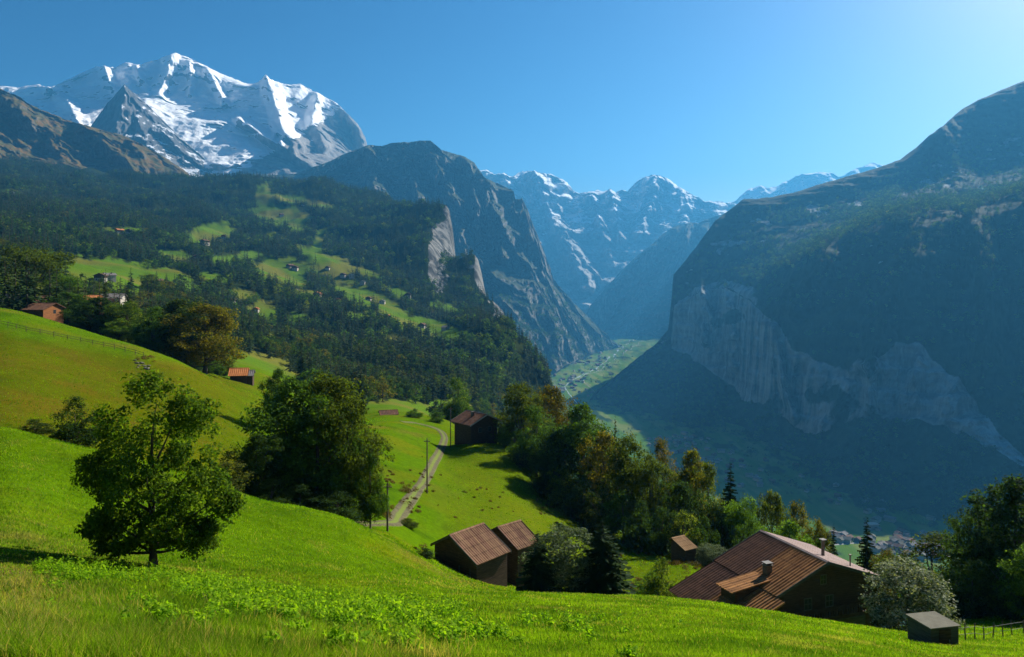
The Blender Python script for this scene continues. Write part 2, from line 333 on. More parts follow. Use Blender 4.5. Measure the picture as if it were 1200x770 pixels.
m = NT('ground_cover')
gc = m.n('ShaderNodeAttribute', attribute_name='gcol').outputs['Color']
rk = m.n('ShaderNodeAttribute', attribute_name='rock').outputs['Fac']
p = m.pos()
f1 = m.noise(p, 9.0, 5, .7); f2 = m.noise(p, 1.3, 5, .65); f3 = m.noise(p, .05, 6, .6)
c = m.mix(m.ramp(f1, .35, .7), m.mix(.34, gc, (.0, .0, .0, 1), 'MIX'), gc)
c = m.mix(m.ramp(f2, .35, .7, .75, 1.0), (0, 0, 0), c)
c = m.mix(m.ramp(f3, .35, .65, 0, .35), c, m.mix(1.0, c, (1.5, 1.15, .9, 1), 'MULTIPLY'))
st = m.pos(.03, .03, .005); sn = m.noise(st, 1.0, 7, .65, .5)
rc = m.mix(m.ramp(sn, .4, .62), (.05, .052, .052), (.23, .23, .22))
rmask = m.ramp(m.math('ADD', rk, m.math('MULTIPLY', m.math('SUBTRACT', m.noise(p, .02, 5), .5), 1.2)), .45, .65)
c = m.mix(rmask, c, rc)
bm = m.bump(m.math('ADD', f1, m.math('MULTIPLY', f2, 2.0)), .5, .12)
g_mat = m.done(m.pbsdf(c, 1.0, bm, 0.0))
ground = link('ground', mesh_np('ground', V.reshape(-1, 3), grid_faces(*P.shape)[:, ::-1], [g_mat], True, attrs=attrs))
tag(ground, 'steep green alpine hillside, forest floor and flat valley floor', None, None, 'structure')

# ---------------------------------------------------------------- mountains
def loft(name, rows, p0, p1, nu, nv, mat, label, ribs=(), disp=(0, 100), rowv=None, cliff=None, keep=None, vert=None, seed=1.0, snowf=None, zamp=0.0, ledge=0.0, ledge_h=200.):
    us = np.linspace(p0, p1, nu)
    R = []
    for r in rows:
        r = np.array(sorted(r), float)
        R.append(np.stack([np.interp(us, r[:, 0], r[:, 1]), np.interp(us, r[:, 0], r[:, 2])], 0))   # (2,nu)
    R = np.array(R)                                     # (nr,2,nu)
    if rowv is None: rowv = np.linspace(0, 1, len(rows))
    vsamp = np.linspace(0, 1, nv)
    G = pchip(rowv, np.moveaxis(R, 0, -1), vsamp)       # (2,nu,nv)
    PY, DD = G[0].T, G[1].T                             # (nv,nu)
    PXg = np.broadcast_to(us, PY.shape)
    # ribs: pull the surface towards the viewer along a line -> real spurs and gullies
    for poly, wd, amt in ribs:
        poly = np.array(poly, float); best = np.full(PY.shape, 1e9)
        for a, b in zip(poly[:-1], poly[1:]):
            ab = b-a; L2 = (ab**2).sum()
            t = np.clip(((PXg-a[0])*ab[0]+(PY-a[1])*ab[1])/L2, 0, 1)
            best = np.minimum(best, np.hypot(PXg-a[0]-t*ab[0], PY-a[1]-t*ab[1]))
        best = best+perlin(PXg*.12, PY*.12, seed)*wd*.25
        DD = DD-amt*np.clip(1-best/wd, 0, 1)
    X = (PXg-CX)/F*DD; Z = -(PY-HY)/F*DD
    amp, lam = disp
    vv = vsamp[:, None]
    wgt = np.ones_like(PY)*sstep(0, .04, 1-vv+.01)
    n = ridged(X, DD, Z*.5, lam=lam, octs=6, gain=.52, seed=seed)-.4
    n = n+.35*fbm(X, DD, Z, lam=lam*.35, octs=4, seed=seed+3)
    DD2 = DD-n*amp*wgt
    if cliff is not None:                                # vertical buttresses on the cliff rows
        cl = cliff(PXg, PY, vv)
        cn = ridged(X, DD, Z*.08, lam=lam*.5, octs=5, seed=seed+7)-.4
        DD2 = DD2-cl*cn*amp*1.1
    if ledge:
        q = (Z+ledge_h*.5*fbm(X, DD, 0, lam=lam*2.2, octs=3, seed=seed+9)+.25*(X+DD)*.3)/ledge_h; fr = q-np.floor(q)
        DD2 = DD2+wgt*ledge*(sstep(.0, .22, fr)-fr)*(.4+.9*np.clip(.5+fbm(X, DD, Z, lam=lam, octs=2, seed=seed+11), 0, 1.3))
    X = (PXg-CX)/F*DD2; Z = -(PY-HY)/F*DD2
    Z = Z+zamp*fbm(X, DD2, lam=lam*.3, octs=5, seed=seed+5, gain=.55)
    V = np.stack([X, DD2, Z], -1)
    at_ = None
    if snowf is not None: at_ = {'snow': ('POINT', 'FLOAT', snowf(PXg, PY, vv).astype(np.float32))}
    o = link(name, mesh_np(name, V.reshape(-1, 3), grid_faces(nv, nu), [mat], True, attrs=at_))
    tag(o, label, None, None, 'structure')
    return o, V

snow_m = rock_material('snow_and_rock', (.10, .10, .11), (.30, .28, .26), snow=((.88, .89, .92), .95), snowlo=.30, snowhi=.42, attr_snow=True, lam=1.6, snowz=(700, 1500))
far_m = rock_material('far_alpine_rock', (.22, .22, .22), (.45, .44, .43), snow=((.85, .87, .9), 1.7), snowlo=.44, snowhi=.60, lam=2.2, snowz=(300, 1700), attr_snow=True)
grey_m = rock_material('grey_limestone', (.045, .045, .043), (.20, .19, .17), green=((.016, .03, .01), (.045, .05, .018)), zgreen=(.36, .55), lam=1.0, gn_amt=.9)
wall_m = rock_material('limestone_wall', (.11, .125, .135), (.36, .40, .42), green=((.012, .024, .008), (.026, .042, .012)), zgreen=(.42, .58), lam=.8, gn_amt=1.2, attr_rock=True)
alp_m = rock_material('autumn_alp_turf', (.05, .045, .035), (.16, .14, .10), green=((.05, .055, .014), (.13, .075, .018)), zgreen=(.30, .5), lam=.5)

# snow massif, upper left
sky = [(-300,150),(0,101),(20,103),(45,99),(60,103),(80,92),(100,84),(120,76),(135,79),(150,73),(165,76),(185,70),(200,62),(206,61),(225,70),(240,77),(262,88),(276,94),(290,98),(303,96),(311,88),(322,95),(340,100),(352,98),(372,108),(388,118),(400,126),(410,137),(420,147),(428,160),(431,172),(450,190),(520,230)]
def rr(pts, dy, d, dd=0.0):
    return [(x, y+dy, d+dd*(x-200)/100.) for x, y in pts]
massif_rows = [rr(sky, 90, 10500, 100), rr(sky, 0, 9000, 100),
               [(-300,185,8500),(0,120,8500),(100,110,8450),(150,105,8400),(205,112,8500),(260,118,8500),(310,112,8550),(380,140,8600),(425,175,8800),(520,240,8900)],
               [(-300,230,7400),(0,160,7400),(130,140,7300),(170,120,7500),(205,135,7500),(250,150,7300),(310,155,7500),(380,175,7700),(425,195,8000),(520,260,8000)],
               [(-300,330,6300),(0,240,6300),(200,235,6000),(300,225,6000),(400,235,6300),(520,290,6800)]]
ribs = [([(200,62),(196,85),(186,110)], 12, 260), ([(122,78),(128,96),(140,112)], 9, 420), ([(311,88),(320,112),(330,150),(345,170)], 14, 620), ([(60,103),(80,120),(95,150)], 12, 350), ([(245,85),(256,105),(262,118)], 8, 260),
        ([(405,128),(420,150),(424,170)], 9, 420), ([(280,140),(305,155),(345,182),(370,200)], 8, 420), ([(372,110),(366,140),(380,170)], 10, 300), ([(160,78),(165,92),(172,106)], 6, 160), ([(222,75),(224,95),(222,110)], 6, 140)]
def sn_massif(px, py, vv):
    # the bare dark ribs and lower walls carry no snow
    s = np.zeros(px.shape)+.54
    s = s-1.2*sstep(8, 26, (px-262)*.52+(py-180)*.85-8)*sstep(250, 275, px)
    s = s-.9*sstep(180, 215, py)*sstep(240, 200, px)
    s = s+.3*sstep(-1, 6, 18-np.abs((py-100)-(px-140)*.66))*sstep(130, 150, px)*sstep(310, 290, px)
    s = s-.22*sstep(14, 2, np.abs(px-222)+np.abs(py-88)*.6)
    return s
loft('snow_mountain', massif_rows, -300, 520, 560, 330, snow_m, 'broad snow-covered mountain massif with glacier under deep blue sky', ribs, (260, 1100), ledge=55, ledge_h=300., cliff=lambda px, py, v: sstep(.25, .4, v)*.0, seed=2.0, rowv=[0, .14, .40, .72, 1.0], snowf=sn_massif, zamp=20)
rib_rows = [[(40,215,7600),(100,190,7600),(150,150,7700),(230,190,7600),(290,235,7600)],
            [(40,190,6800),(80,172,6800),(105,150,6800),(125,122,6800),(138,108,6800),(146,99,6800),(156,108,6800),(172,122,6800),(190,140,6800),(208,158,6800),(228,176,6800),(250,195,6800),(290,222,6800)],
            [(40,215,6300),(100,190,6300),(150,160,6200),(200,185,6200),(250,215,6300),(290,235,6300)],
            [(40,260,5600),(150,250,5500),(290,260,5600)]]
loft('rock_spur', rib_rows, 40, 290, 240, 150, rock_material('dark_rock_spur', (.05, .052, .06), (.14, .14, .14), snow=((.7, .74, .8), 1.6), snowlo=.78, snowhi=.9), 'dark pyramid shaped rock spur in front of the glacier', [([(146,99),(140,140),(120,180)], 18, 300)], (190, 420), seed=5.0, rowv=[0, .2, .5, 1], zamp=10)
# brown alp, left edge
s2 = [(-300,30),(-100,70),(0,104),(25,116),(45,128),(60,134),(85,143),(110,150),(135,156),(160,166),(185,180),(205,192),(222,205),(240,214),(300,240)]
loft('alpine_slope', [rr(s2, 120, 5200), rr(s2, 0, 4300), rr(s2, 45, 3950), [(x, 215+max(0, (x-150))*.1, 3350) for x, y in s2], [(x, 275, 2900) for x, y in s2]], -300, 300, 360, 240, alp_m,
     'brown and orange autumn alp slope falling from the left edge', [([(0,104),(60,165),(90,210)], 20, 160), ([(100,150),(150,190),(170,215)], 14, 140), ([(-80,80),(-20,150),(10,200)], 25, 200)], (130, 300), seed=8.0, rowv=[0, .2, .5, .8, 1], zamp=9)
# dark cliff mountain, centre left
s3 = [(300,205),(345,204),(380,192),(400,182),(431,170),(445,171),(460,168),(480,166),(497,165),(505,165),(517,175),(530,180),(545,184),(556,191),(562,200),(567,208),(585,216),(602,224),(604,234),(612,232),(618,245),(624,261),(631,278),(638,296),(644,312),(649,327),(660,341),(673,356),(685,367),(696,378),(712,393),(716,398),(740,415)]
cb = [(300,240,5500),(380,225,5500),(431,232,5350),(500,262,5300),(560,308,5300),(600,318,5300),(618,318,5400),(638,322,5900),(649,334,6050),(673,364,6200),(696,386,6400),(716,402,6900),(740,418,7000)]
ft = [(300,330,4300),(400,400,4000),(500,500,3300),(560,500,3400),(600,480,3700),(640,445,4450),(660,430,5000),(690,416,5900),(716,408,6700),(740,420,6900)]
dsk = lambda x: 6000+max(0, x-600)*8.5
_, CLIFFV = loft('cliff_mountain', [[(x, y+95 if x < 700 else y+20, dsk(x)+1300) for x, y in s3], [(x, y, dsk(x)) for x, y in s3],
     [(x, y+(18 if x < 600 else 6), dsk(x)-160) for x, y in s3], cb, ft], 300, 740, 560, 380, grey_m, 'dark blue rock mountain with sheer cliffs above the valley',
     [([(497,165),(520,210),(540,270),(548,310)], 16, 260), ([(567,208),(580,250),(590,300)], 12, 240), ([(612,232),(622,270),(632,310)], 9, 260), ([(431,170),(440,210),(450,240)], 18, 240), ([(618,318),(640,360),(655,400)], 12, 220), ([(560,308),(600,370),(630,420)], 16, 220), ([(545,187),(556,230),(566,290)], 7, 120), ([(470,168),(488,220),(500,260)], 10, 160)],
     (400, 560), seed=12.0, ledge=170, ledge_h=190., rowv=[0, .1, .18, .6, 1.0], cliff=lambda px, py, v: sstep(.18, .3, v)*sstep(.66, .55, v)*.8, zamp=9)
# far peaks, centre
s4 = [(540,200),(571,200),(580,204),(590,203),(598,208),(606,204),(614,201),(626,200),(634,203),(645,203),(655,209),(665,214),(672,224),(680,227),(690,225),(700,223),(708,225),(714,222),(722,226),(728,223),(735,225),(741,218),(747,212),(755,208),(763,205),(770,205),(777,208),(785,211),(792,217),(800,221),(808,227),(818,231),(826,236),(832,236),(850,238),(870,240),(900,245),(960,260)]
loft('distant_peaks', [rr(s4, 110, 15500), rr(s4, 0, 13500), [(540,240,12900),(620,240,12800),(700,245,12700),(760,248,12700),(832,246,13100),(900,262,12900),(960,280,12900)], [(540,290,11500),(620,300,11400),(700,305,11300),(800,300,11300),(960,330,11500)],
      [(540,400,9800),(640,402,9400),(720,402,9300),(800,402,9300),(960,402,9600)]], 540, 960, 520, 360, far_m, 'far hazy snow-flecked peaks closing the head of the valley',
     [([(768,205),(765,235),(750,270)], 14, 500), ([(626,200),(640,235),(660,280),(690,330)], 16, 700), ([(714,222),(720,245),(728,280)], 9, 350), ([(590,203),(610,250),(640,330)], 14, 500), ([(800,221),(806,245),(800,270)], 9, 300), ([(690,225),(700,250),(716,300)], 9, 350)],
     (700, 900), seed=15.0, ledge=220, ledge_h=260., rowv=[0, .08, .3, .6, 1], snowf=lambda px, py, v: .25*sstep(9, 2, np.abs(py-(238+.0*px)))*sstep(780, 800, px)-.1+.1*sstep(260, 225, py), zamp=25)
s5 = [(840,240),(862,236),(870,228),(878,221),(886,219),(892,217),(900,221),(910,219),(918,214),(926,211),(933,206),(942,204),(955,203),(965,202),(975,203),(983,208),(990,206),(998,200),(1006,196),(1016,193),(1025,191),(1034,193),(1045,196),(1080,205),(1140,215)]
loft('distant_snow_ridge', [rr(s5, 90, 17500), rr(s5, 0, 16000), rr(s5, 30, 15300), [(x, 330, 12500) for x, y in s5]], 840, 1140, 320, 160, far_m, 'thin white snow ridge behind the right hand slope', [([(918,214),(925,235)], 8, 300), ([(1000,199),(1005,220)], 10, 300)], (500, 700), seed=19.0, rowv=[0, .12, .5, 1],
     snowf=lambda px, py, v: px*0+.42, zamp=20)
# dim spur between the valley head and the right wall
s6 = [(676,400),(684,374),(692,358),(702,346),(712,335),(725,320),(739,307),(750,297),(762,288),(774,277),(786,268),(797,263),(809,261),(818,262),(828,257),(850,250),(900,240)]
loft('hazy_spur', [rr(s6, 100, 11000), rr(s6, 0, 9600), rr(s6, 40, 9100), [(x, 396, 8300) for x, y in s6], [(x, 412, 7900) for x, y in s6]], 676, 900, 240, 220, grey_m, 'pale blue wooded spur reaching down to the valley head', [([(762,288),(750,340),(735,385)], 10, 260), ([(712,335),(712,370)], 8, 160), ([(809,261),(790,320)], 10, 300)], (330, 520), seed=23.0, rowv=[0, .1, .35, .85, 1], zamp=12)
# right valley wall
sx = [(690,470,3650),(700,458,3700),(715,446,3800),(745,421,4100),(770,402,4300),(783,386,4350),(787,350,4300),(789,322,4300),(800,309,4400),(815,291,4500),(828,272,4600),(838,259,4600),(850,250,4700),(862,241,4700),(870,234,4700),(885,233,4700),(905,231,4700),(930,226,4700),(958,217,4700),(1000,205,4700),(1022,199,4700),(1040,193,4700),(1055,187,4700),(1075,172,4700),(1090,158,4700),(1105,148,4700),(1125,130,4700),(1145,118,4700),(1170,107,4700),(1200,95,4700),(1300,60,4700),(1600,-40,4700),(2300,-150,4700)]
sback = [(x, (y+60 if x > 800 else HY+620/(d+1400)*F), d+1400) for x, y, d in sx]
r1 = [(690,472,3640),(745,424,4080),(770,406,4270),(786,394,4320),(789,340,4290),(815,315,4330),(838,285,4380),(870,262,4400),(930,250,4350),(1000,236,4300),(1060,215,4300),(1125,190,4250),(1200,175,4200),(1600,110,4200),(2300,0,4200)]
r2 = [(690,474,3620),(745,428,4050),(770,409,4240),(786,397,4300),(790,352,4250),(815,330,4200),(850,315,4000),(898,300,3800),(964,272,3700),(1023,246,3600),(1081,230,3500),(1140,228,3450),(1200,212,3400),(1600,150,3300),(2300,80,3200)]
r3 = [(690,476,3600),(745,430,4020),(770,411,4200),(786,398,4280),(790,355,4230),(815,335,4150),(850,325,3900),(880,330,3500),(898,333,3250),(925,312,3100),(964,290,3000),(1000,272,2950),(1023,263,2900),(1050,254,2850),(1081,249,2800),(1140,247,2750),(1198,225,2700),(1600,180,2500),(2300,140,2400)]
r4 = [(690,478,3570),(745,434,3980),(770,414,4160),(786,400,4260),(790,358,4200),(820,344,4000),(850,338,3800),(880,355,3250),(892,368,3100),(907,385,2960),(925,407,2800),(950,425,2660),(971,433,2590),(995,429,2520),(1017,425,2460),(1045,419,2390),(1076,415,2330),(1090,424,2300),(1110,442,2250),(1131,460,2180),(1150,487,2110),(1172,513,2040),(1200,536,1960),(1300,545,1850),(1600,520,1700),(2300,470,1700)]
r5 = [(690,480,3540),(745,440,3900),(770,424,4060),(786,408,4180),(792,404,4120),(820,418,3860),(850,440,3600),(880,463,3150),(907,474,2880),(935,494,2680),(953,502,2560),(975,497,2480),(998,488,2420),(1025,484,2350),(1053,483,2290),(1086,488,2220),(1110,494,2160),(1131,502,2100),(1154,518,2030),(1175,530,1970),(1200,545,1900),(1300,560,1800),(1600,545,1650),(2300,500,1650)]
r6 = [(690,484,fl(3500)and 3440),(745,490,3150),(787,512,2760),(830,535,2470),(900,563,2170),(1000,592,1920),(1100,618,1740),(1200,642,1600),(1300,662,1500),(1600,700,1350),(2300,740,1300)]
r6 = [(x, fl(d)+6, d) for x, y, d in r6]
wall_rows = [sback, sx, r1, r2, r3, r4, r5, r6]
def wall_band(px, py, v):
    b = sstep(.585, .625, v+.015*perlin(px*.05, 3.3))*sstep(.815, .775, v+.015*perlin(px*.06, 8.3))*sstep(780, 795, px)
    b = np.maximum(b, .62*sstep(.40, .5, v)*sstep(.62, .60, v)*sstep(905, 880, px)*sstep(785, 795, px))
    b = b*(1-.55*sstep(.1, .5, perlin(px*.025, py*.03, 4.4)))
    pale = sstep(.25, .5, perlin(px*.03, py*.09, 6.1)+.4*perlin(px*.11, py*.2, 2.))*sstep(.36, .30, v)*sstep(.14, .2, v)*.75
    scr = sstep(.25, .5, perlin(px*.07+py*.05, py*.12, 9.1))*np.exp(-((px-1020)/45)**2-((py-300)/22)**2)
    return np.maximum.reduce([b, pale*.8, scr])
def wall_cliff(px, py, v): return sstep(.60, .64, v)*sstep(.80, .76, v)*1.9
_, WV = loft('valley_wall', wall_rows, 690, 2300, 1, 1, wall_m, '') if False else (None, None)
us_wall = None
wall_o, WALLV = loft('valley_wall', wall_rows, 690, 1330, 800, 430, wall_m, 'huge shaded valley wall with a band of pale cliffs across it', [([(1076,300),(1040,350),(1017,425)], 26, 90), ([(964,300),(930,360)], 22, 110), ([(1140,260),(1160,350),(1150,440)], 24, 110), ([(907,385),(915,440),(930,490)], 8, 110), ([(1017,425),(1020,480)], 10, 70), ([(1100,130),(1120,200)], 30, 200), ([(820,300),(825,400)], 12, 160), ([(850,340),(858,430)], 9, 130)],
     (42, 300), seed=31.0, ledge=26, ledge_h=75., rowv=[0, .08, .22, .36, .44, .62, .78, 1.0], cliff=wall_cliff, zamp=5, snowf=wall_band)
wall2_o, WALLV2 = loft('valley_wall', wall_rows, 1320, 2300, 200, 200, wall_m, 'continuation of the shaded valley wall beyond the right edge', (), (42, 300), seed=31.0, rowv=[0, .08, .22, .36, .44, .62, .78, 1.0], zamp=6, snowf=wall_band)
# ---------------------------------------------------------------- foliage materials
def leaf_mat(name, c_dark, c_mid, c_alt, alt=.25, trans=.56, vein=0.0):
    m = NT(name)
    r = m.n('ShaderNodeObjectInfo').outputs['Random']
    t = m.n('ShaderNodeAttribute', attribute_name='tint').outputs['Fac']
    c = m.mix(m.ramp(t, 0, 1), c_dark, c_mid)
    k = m.math('ADD', m.math('MULTIPLY', t, .6), m.math('MULTIPLY', r, .8))
    c = m.mix(m.ramp(k, 1.15-alt, 1.3-alt*.5), c, c_alt)
    c = m.mix(m.math('MULTIPLY', m.math('FRACT', m.math('MULTIPLY', r, 7.13)), .45), c, m.mix(1.0, c, (.55, .62, .6, 1), 'MULTIPLY'))
    d = m.n('ShaderNodeBsdfPrincipled', ins={'Base Color': c, 'Roughness': .75, 'Specular IOR Level': .06})
    tr = m.n('ShaderNodeBsdfTranslucent', ins={'Color': m.mix(1.0, c, (1.5, 1.45, .5, 1), 'MULTIPLY')})
    mx = m.n('ShaderNodeMixShader', ins={0: trans, 1: d.outputs[0], 2: tr.outputs[0]})
    return m.done(mx.outputs[0])
LM = {
 'green': leaf_mat('leaves_green', (0.033, 0.075, 0.012), (0.090, 0.180, 0.022), (0.180, 0.225, 0.030), .2),
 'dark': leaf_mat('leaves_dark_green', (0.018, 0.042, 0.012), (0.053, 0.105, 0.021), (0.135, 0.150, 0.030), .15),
 'bright': leaf_mat('leaves_light_green', (0.060, 0.128, 0.015), (0.150, 0.270, 0.030), (0.255, 0.300, 0.045), .3),
 'autumn': leaf_mat('leaves_turning', (.04, .07, .010), (.11, .15, .016), (.20, .17, .018), .35),
 'rust': leaf_mat('leaves_rust', (.06, .075, .012), (.14, .13, .015), (.20, .12, .015), .4),
 'pale': leaf_mat('leaves_grey_green', (.07, .10, .05), (.19, .25, .13), (.38, .40, .30), .3, .3),
 'needle': leaf_mat('needles_spruce', (.013, .032, .010), (.040, .080, .018), (.075, .10, .02), .1, .2),
 'needle_l': leaf_mat('needles_larch', (0.025, 0.050, 0.013), (0.062, 0.106, 0.022), (0.112, 0.125, 0.025), .2, .2),
}
bk = NT('bark'); pb = bk.pos(3, 3, .6, True); nb = bk.noise(pb, 6, 5, .7)
bark = bk.done(bk.pbsdf(bk.mix(bk.ramp(nb, .3, .7), (.035, .028, .02), (.13, .11, .085)), .95, bk.bump(nb, .8, .04), .1))

def tubes(paths, seg=6):
    """paths: list of (pts (n,3), radii (n,)) -> verts, quads"""
    Vs, Qs, o = [], [], 0
    for pts, rad in paths:
        pts = np.asarray(pts, float); n = len(pts)
        tan = np.gradient(pts, axis=0); tan /= np.linalg.norm(tan, axis=1)[:, None]+1e-9
        ref = np.where(np.abs(tan[:, 2:3]) > .9, np.array([[1., 0, 0]]), np.array([[0, 0, 1.]]))
        a = np.cross(tan, ref); a /= np.linalg.norm(a, axis=1)[:, None]; b = np.cross(tan, a)
        th = np.linspace(0, 2*np.pi, seg, endpoint=False)
        ring = pts[:, None]+(a[:, None]*np.cos(th)[None, :, None]+b[:, None]*np.sin(th)[None, :, None])*np.asarray(rad)[:, None, None]
        Vs.append(ring.reshape(-1, 3))
        i = np.arange(n*seg).reshape(n, seg)+o
        Qs.append(np.stack([i[:-1], np.roll(i[:-1], -1, 1), np.roll(i[1:], -1, 1), i[1:]], -1).reshape(-1, 4)); o += n*seg
    return np.concatenate(Vs), np.concatenate(Qs)
def cards(C, L, Wd, up, rng):
    """leaf rhombi at C with length L, width Wd; slight fold"""
    n = len(C)
    nrm = rng.normal(size=(n, 3))*.8+up; nrm /= np.linalg.norm(nrm, axis=1)[:, None]
    a = np.cross(nrm, rng.normal(size=(n, 3))); a /= np.linalg.norm(a, axis=1)[:, None]+1e-9
    b = np.cross(nrm, a)
    L = np.asarray(L)[:, None]*.5; Wd = np.asarray(Wd)[:, None]*.5
    V = np.stack([C-a*L, C+b*Wd-nrm*L*.2, C+a*L, C-b*Wd-nrm*L*.2], 1).reshape(-1, 3)
    return V, np.arange(n*4).reshape(-1, 4)
def broadleaf(seed, n_clump, per, leaf, lobes, crown_lo=.15, rc=.07, twig=True, gap=0.0, trunk_r=.022, squash=.7):
    """unit-height tree -> (crown mesh arrays, tint, trunk arrays)"""
    rng = np.random.default_rng(seed)
    cs = []
    while len(cs) < n_clump:
        l = lobes[rng.integers(len(lobes))]
        v = rng.normal(size=3); v /= np.linalg.norm(v)
        r = rng.uniform(.35, 1)**.45
        p_ = np.array(l[:3])+v*np.array([l[3], l[3], l[4]])*r
        if p_[2] < crown_lo or p_[2] > 1.0: continue
        if v[2] < -.3 and rng.random() < .45: continue
        cs.append(p_)
    cs = np.array(cs)
    ctr = np.array([0, 0, .5])
    C, up, tint = [], [], []
    for c in cs:
        k = int(per*rng.uniform(.5, 1.4)); R = rc*rng.uniform(.6, 1.35)
        q = rng.normal(size=(k, 3)); q /= np.linalg.norm(q, axis=1)[:, None]
        q *= (rng.random(k)**.4)[:, None]*R; q[:, 2] *= squash
        C.append(c+q); o = (c-ctr); o = o/np.linalg.norm(o)
        up.append(np.tile(o*.5+np.array([0, 0, .7]), (k, 1))+q/R*.5)
        tint.append(np.clip(rng.normal(rng.uniform(.25, .75), .22, k), 0, 1))
    C = np.concatenate(C); up = np.concatenate(up); tint = np.concatenate(tint)
    L = leaf*rng.uniform(.7, 1.4, len(C))
    V, Q = cards(C, L, L*rng.uniform(.45, .75, len(C)), up, rng)
    # trunk and limbs
    th = .72; n = 7; t = np.linspace(0, 1, n)
    bend = rng.normal(0, .012, 2)
    tp = np.stack([bend[0]*np.sin(t*3), bend[1]*np.sin(t*2.4), t*th-.02], -1)
    paths = [(tp, trunk_r*(1-.78*t)*np.where(t < .05, 1.5, 1.0))]
    sel = rng.permutation(len(cs))[:(22 if twig else 7)]
    for c in cs[sel]:
        h0 = np.clip(c[2]*rng.uniform(.35, .7), .1, .62); s = np.linspace(0, 1, 5)
        a = np.array([np.interp(h0, tp[:, 2], tp[:, 0]), np.interp(h0, tp[:, 2], tp[:, 1]), h0])
        mid_ = a+(c-a)*.5+np.array([0, 0, -.03])+rng.normal(0, .012, 3)
        pts = ((1-s)**2)[:, None]*a+(2*s*(1-s))[:, None]*mid_+(s**2)[:, None]*c
        paths.append((pts, trunk_r*.42*(1-.85*s)))
    TV, TQ = tubes(paths, 7 if twig else 4)
    return V, Q, np.repeat(tint, 1), TV, TQ
def crown_mesh(name, V, Q, tint, mat):
    return mesh_np(name, V, Q, [mat], False, attrs={'tint': ('FACE', 'FLOAT', tint.astype(np.float32))})
def conifer(seed, whorls, nb, ncard, R=.19, lo=.06, wide=1.0):
    rng = np.random.default_rng(seed)
    Vs, tint = [], []
    hs_ = np.linspace(lo, .985, whorls)
    for h in hs_:
        L0 = R*wide*(1-h)**.85*(1 if h > .16 else .8)+.008
        for k in range(max(4, int(nb*(1-h*.5)))):
            a = rng.uniform(0, 6.283); L = L0*rng.uniform(.7, 1.2); hh = h+rng.uniform(-.5, .5)*.9/whorls
            dr = rng.uniform(.12, .55)*L*(1-h*.8); dx, dy = math.cos(a), math.sin(a)
            tn = np.clip(rng.normal(.5, .25), 0, 1)
            for j in range(ncard):
                s0, s1 = j/ncard, (j+1.35)/ncard
                s1 = min(s1, 1.08)
                z0 = hh-dr*s0**1.3+.0; z1 = hh-dr*s1**1.3
                wd = L*(.36 if ncard == 1 else .26)*(1-.55*s0)*rng.uniform(.7, 1.3)
                for sd_ in ((0,) if ncard == 1 else (-1, 1)):
                    ax, ay = dx*L*s0, dy*L*s0; bx, by = dx*L*s1, dy*L*s1
                    if sd_ == 0:
                        Vs += [(ax*.3, ay*.3, hh+.01), (bx*.6-dy*wd, by*.6+dx*wd, z1-.01), (bx, by, z1+.01), (bx*.6+dy*wd, by*.6-dx*wd, z1-.015)]
                    else:
                        mx_, my_ = (ax+bx)/2-dy*wd*sd_, (ay+by)/2+dx*wd*sd_
                        Vs += [(ax, ay, z0), (ax*.5+bx*.5+dx*L*.05, ay*.5+by*.5+dy*L*.05, (z0+z1)/2+.004), (bx-dy*wd*.3*sd_, by+dx*wd*.3*sd_, z1), (mx_, my_, (z0+z1)/2-wd*rng.uniform(.3, 1.0))]
                    tint.append(tn)
    V = np.array(Vs); Q = np.arange(len(V)).reshape(-1, 4)
    t = np.linspace(0, 1, 4)
    TV, TQ = tubes([(np.stack([t*0, t*0, t*.97-.02], -1), .014*(1-.9*t)+.001)], 6)
    return V, Q, np.array(tint), TV, TQ

def lobes_of(seed, w=.36, n=10, lo=.06):
    r = np.random.default_rng(seed); out = [(0, 0, .5, w*.85, .40), (0, 0, .3, w*.8, .2)]
    for k in range(n):
        a = k*2.4+r.uniform(-.4, .4); h = r.uniform(lo+.1, .82); rad = w*.62*math.sqrt(max(.05, 1-((h-.5)/.5)**2))
        s = r.uniform(.12, .2); out.append((math.cos(a)*rad, math.sin(a)*rad, h, s*w/.36, s*.8))
    out.append((r.uniform(-.05, .05), r.uniform(-.05, .05), .86, .12, .12))
    return out
PROTO = {}
def proto(key, arrays, lm):
    V, Q, tint, TV, TQ = arrays
    PROTO[key] = (crown_mesh('crown', V, Q, tint, LM[lm]), mesh_np('trunk', TV, TQ, [bark], True))
BL = {}
for i in range(5): BL[i] = broadleaf(100+i, 400, 46, .022, lobes_of(i, .36+.03*(i % 3)), .04, .074)
for i in range(3): BL['s%d' % i] = broadleaf(140+i, 210, 40, .034, lobes_of(i+20, .46, 8, .02)+[(0,0,.25,.38,.25)]*4, .0, .10)
BL['sp'] = broadleaf(155, 300, 46, .028, [(0,0,.45,.40,.45),(.1,.05,.55,.34,.4),(-.12,-.05,.4,.34,.38),(0,0,.22,.42,.22)], .0, .085)
for i in range(3): BL['m%d' % i] = broadleaf(160+i, 90, 16, .05, lobes_of(i+30, .38), .10, .085, False)
for i in range(2): BL['f%d' % i] = broadleaf(180+i, 46, 5, .13, lobes_of(i+40, .38), .10, .11, False)
CN = {'h0': conifer(1, 42, 14, 5, .21), 'h1': conifer(2, 38, 13, 5, .18), 'm0': conifer(3, 18, 8, 2, .2), 'm1': conifer(4, 16, 8, 2, .17), 'f0': conifer(5, 9, 6, 1, .2, .02), 'f1': conifer(6, 8, 6, 1, .17, .02)}
def get(kind, key, lm):
    k = (kind, key, lm)
    if k not in PROTO: proto(k, (BL if kind == 'b' else CN)[key], lm)
    return PROTO[k]
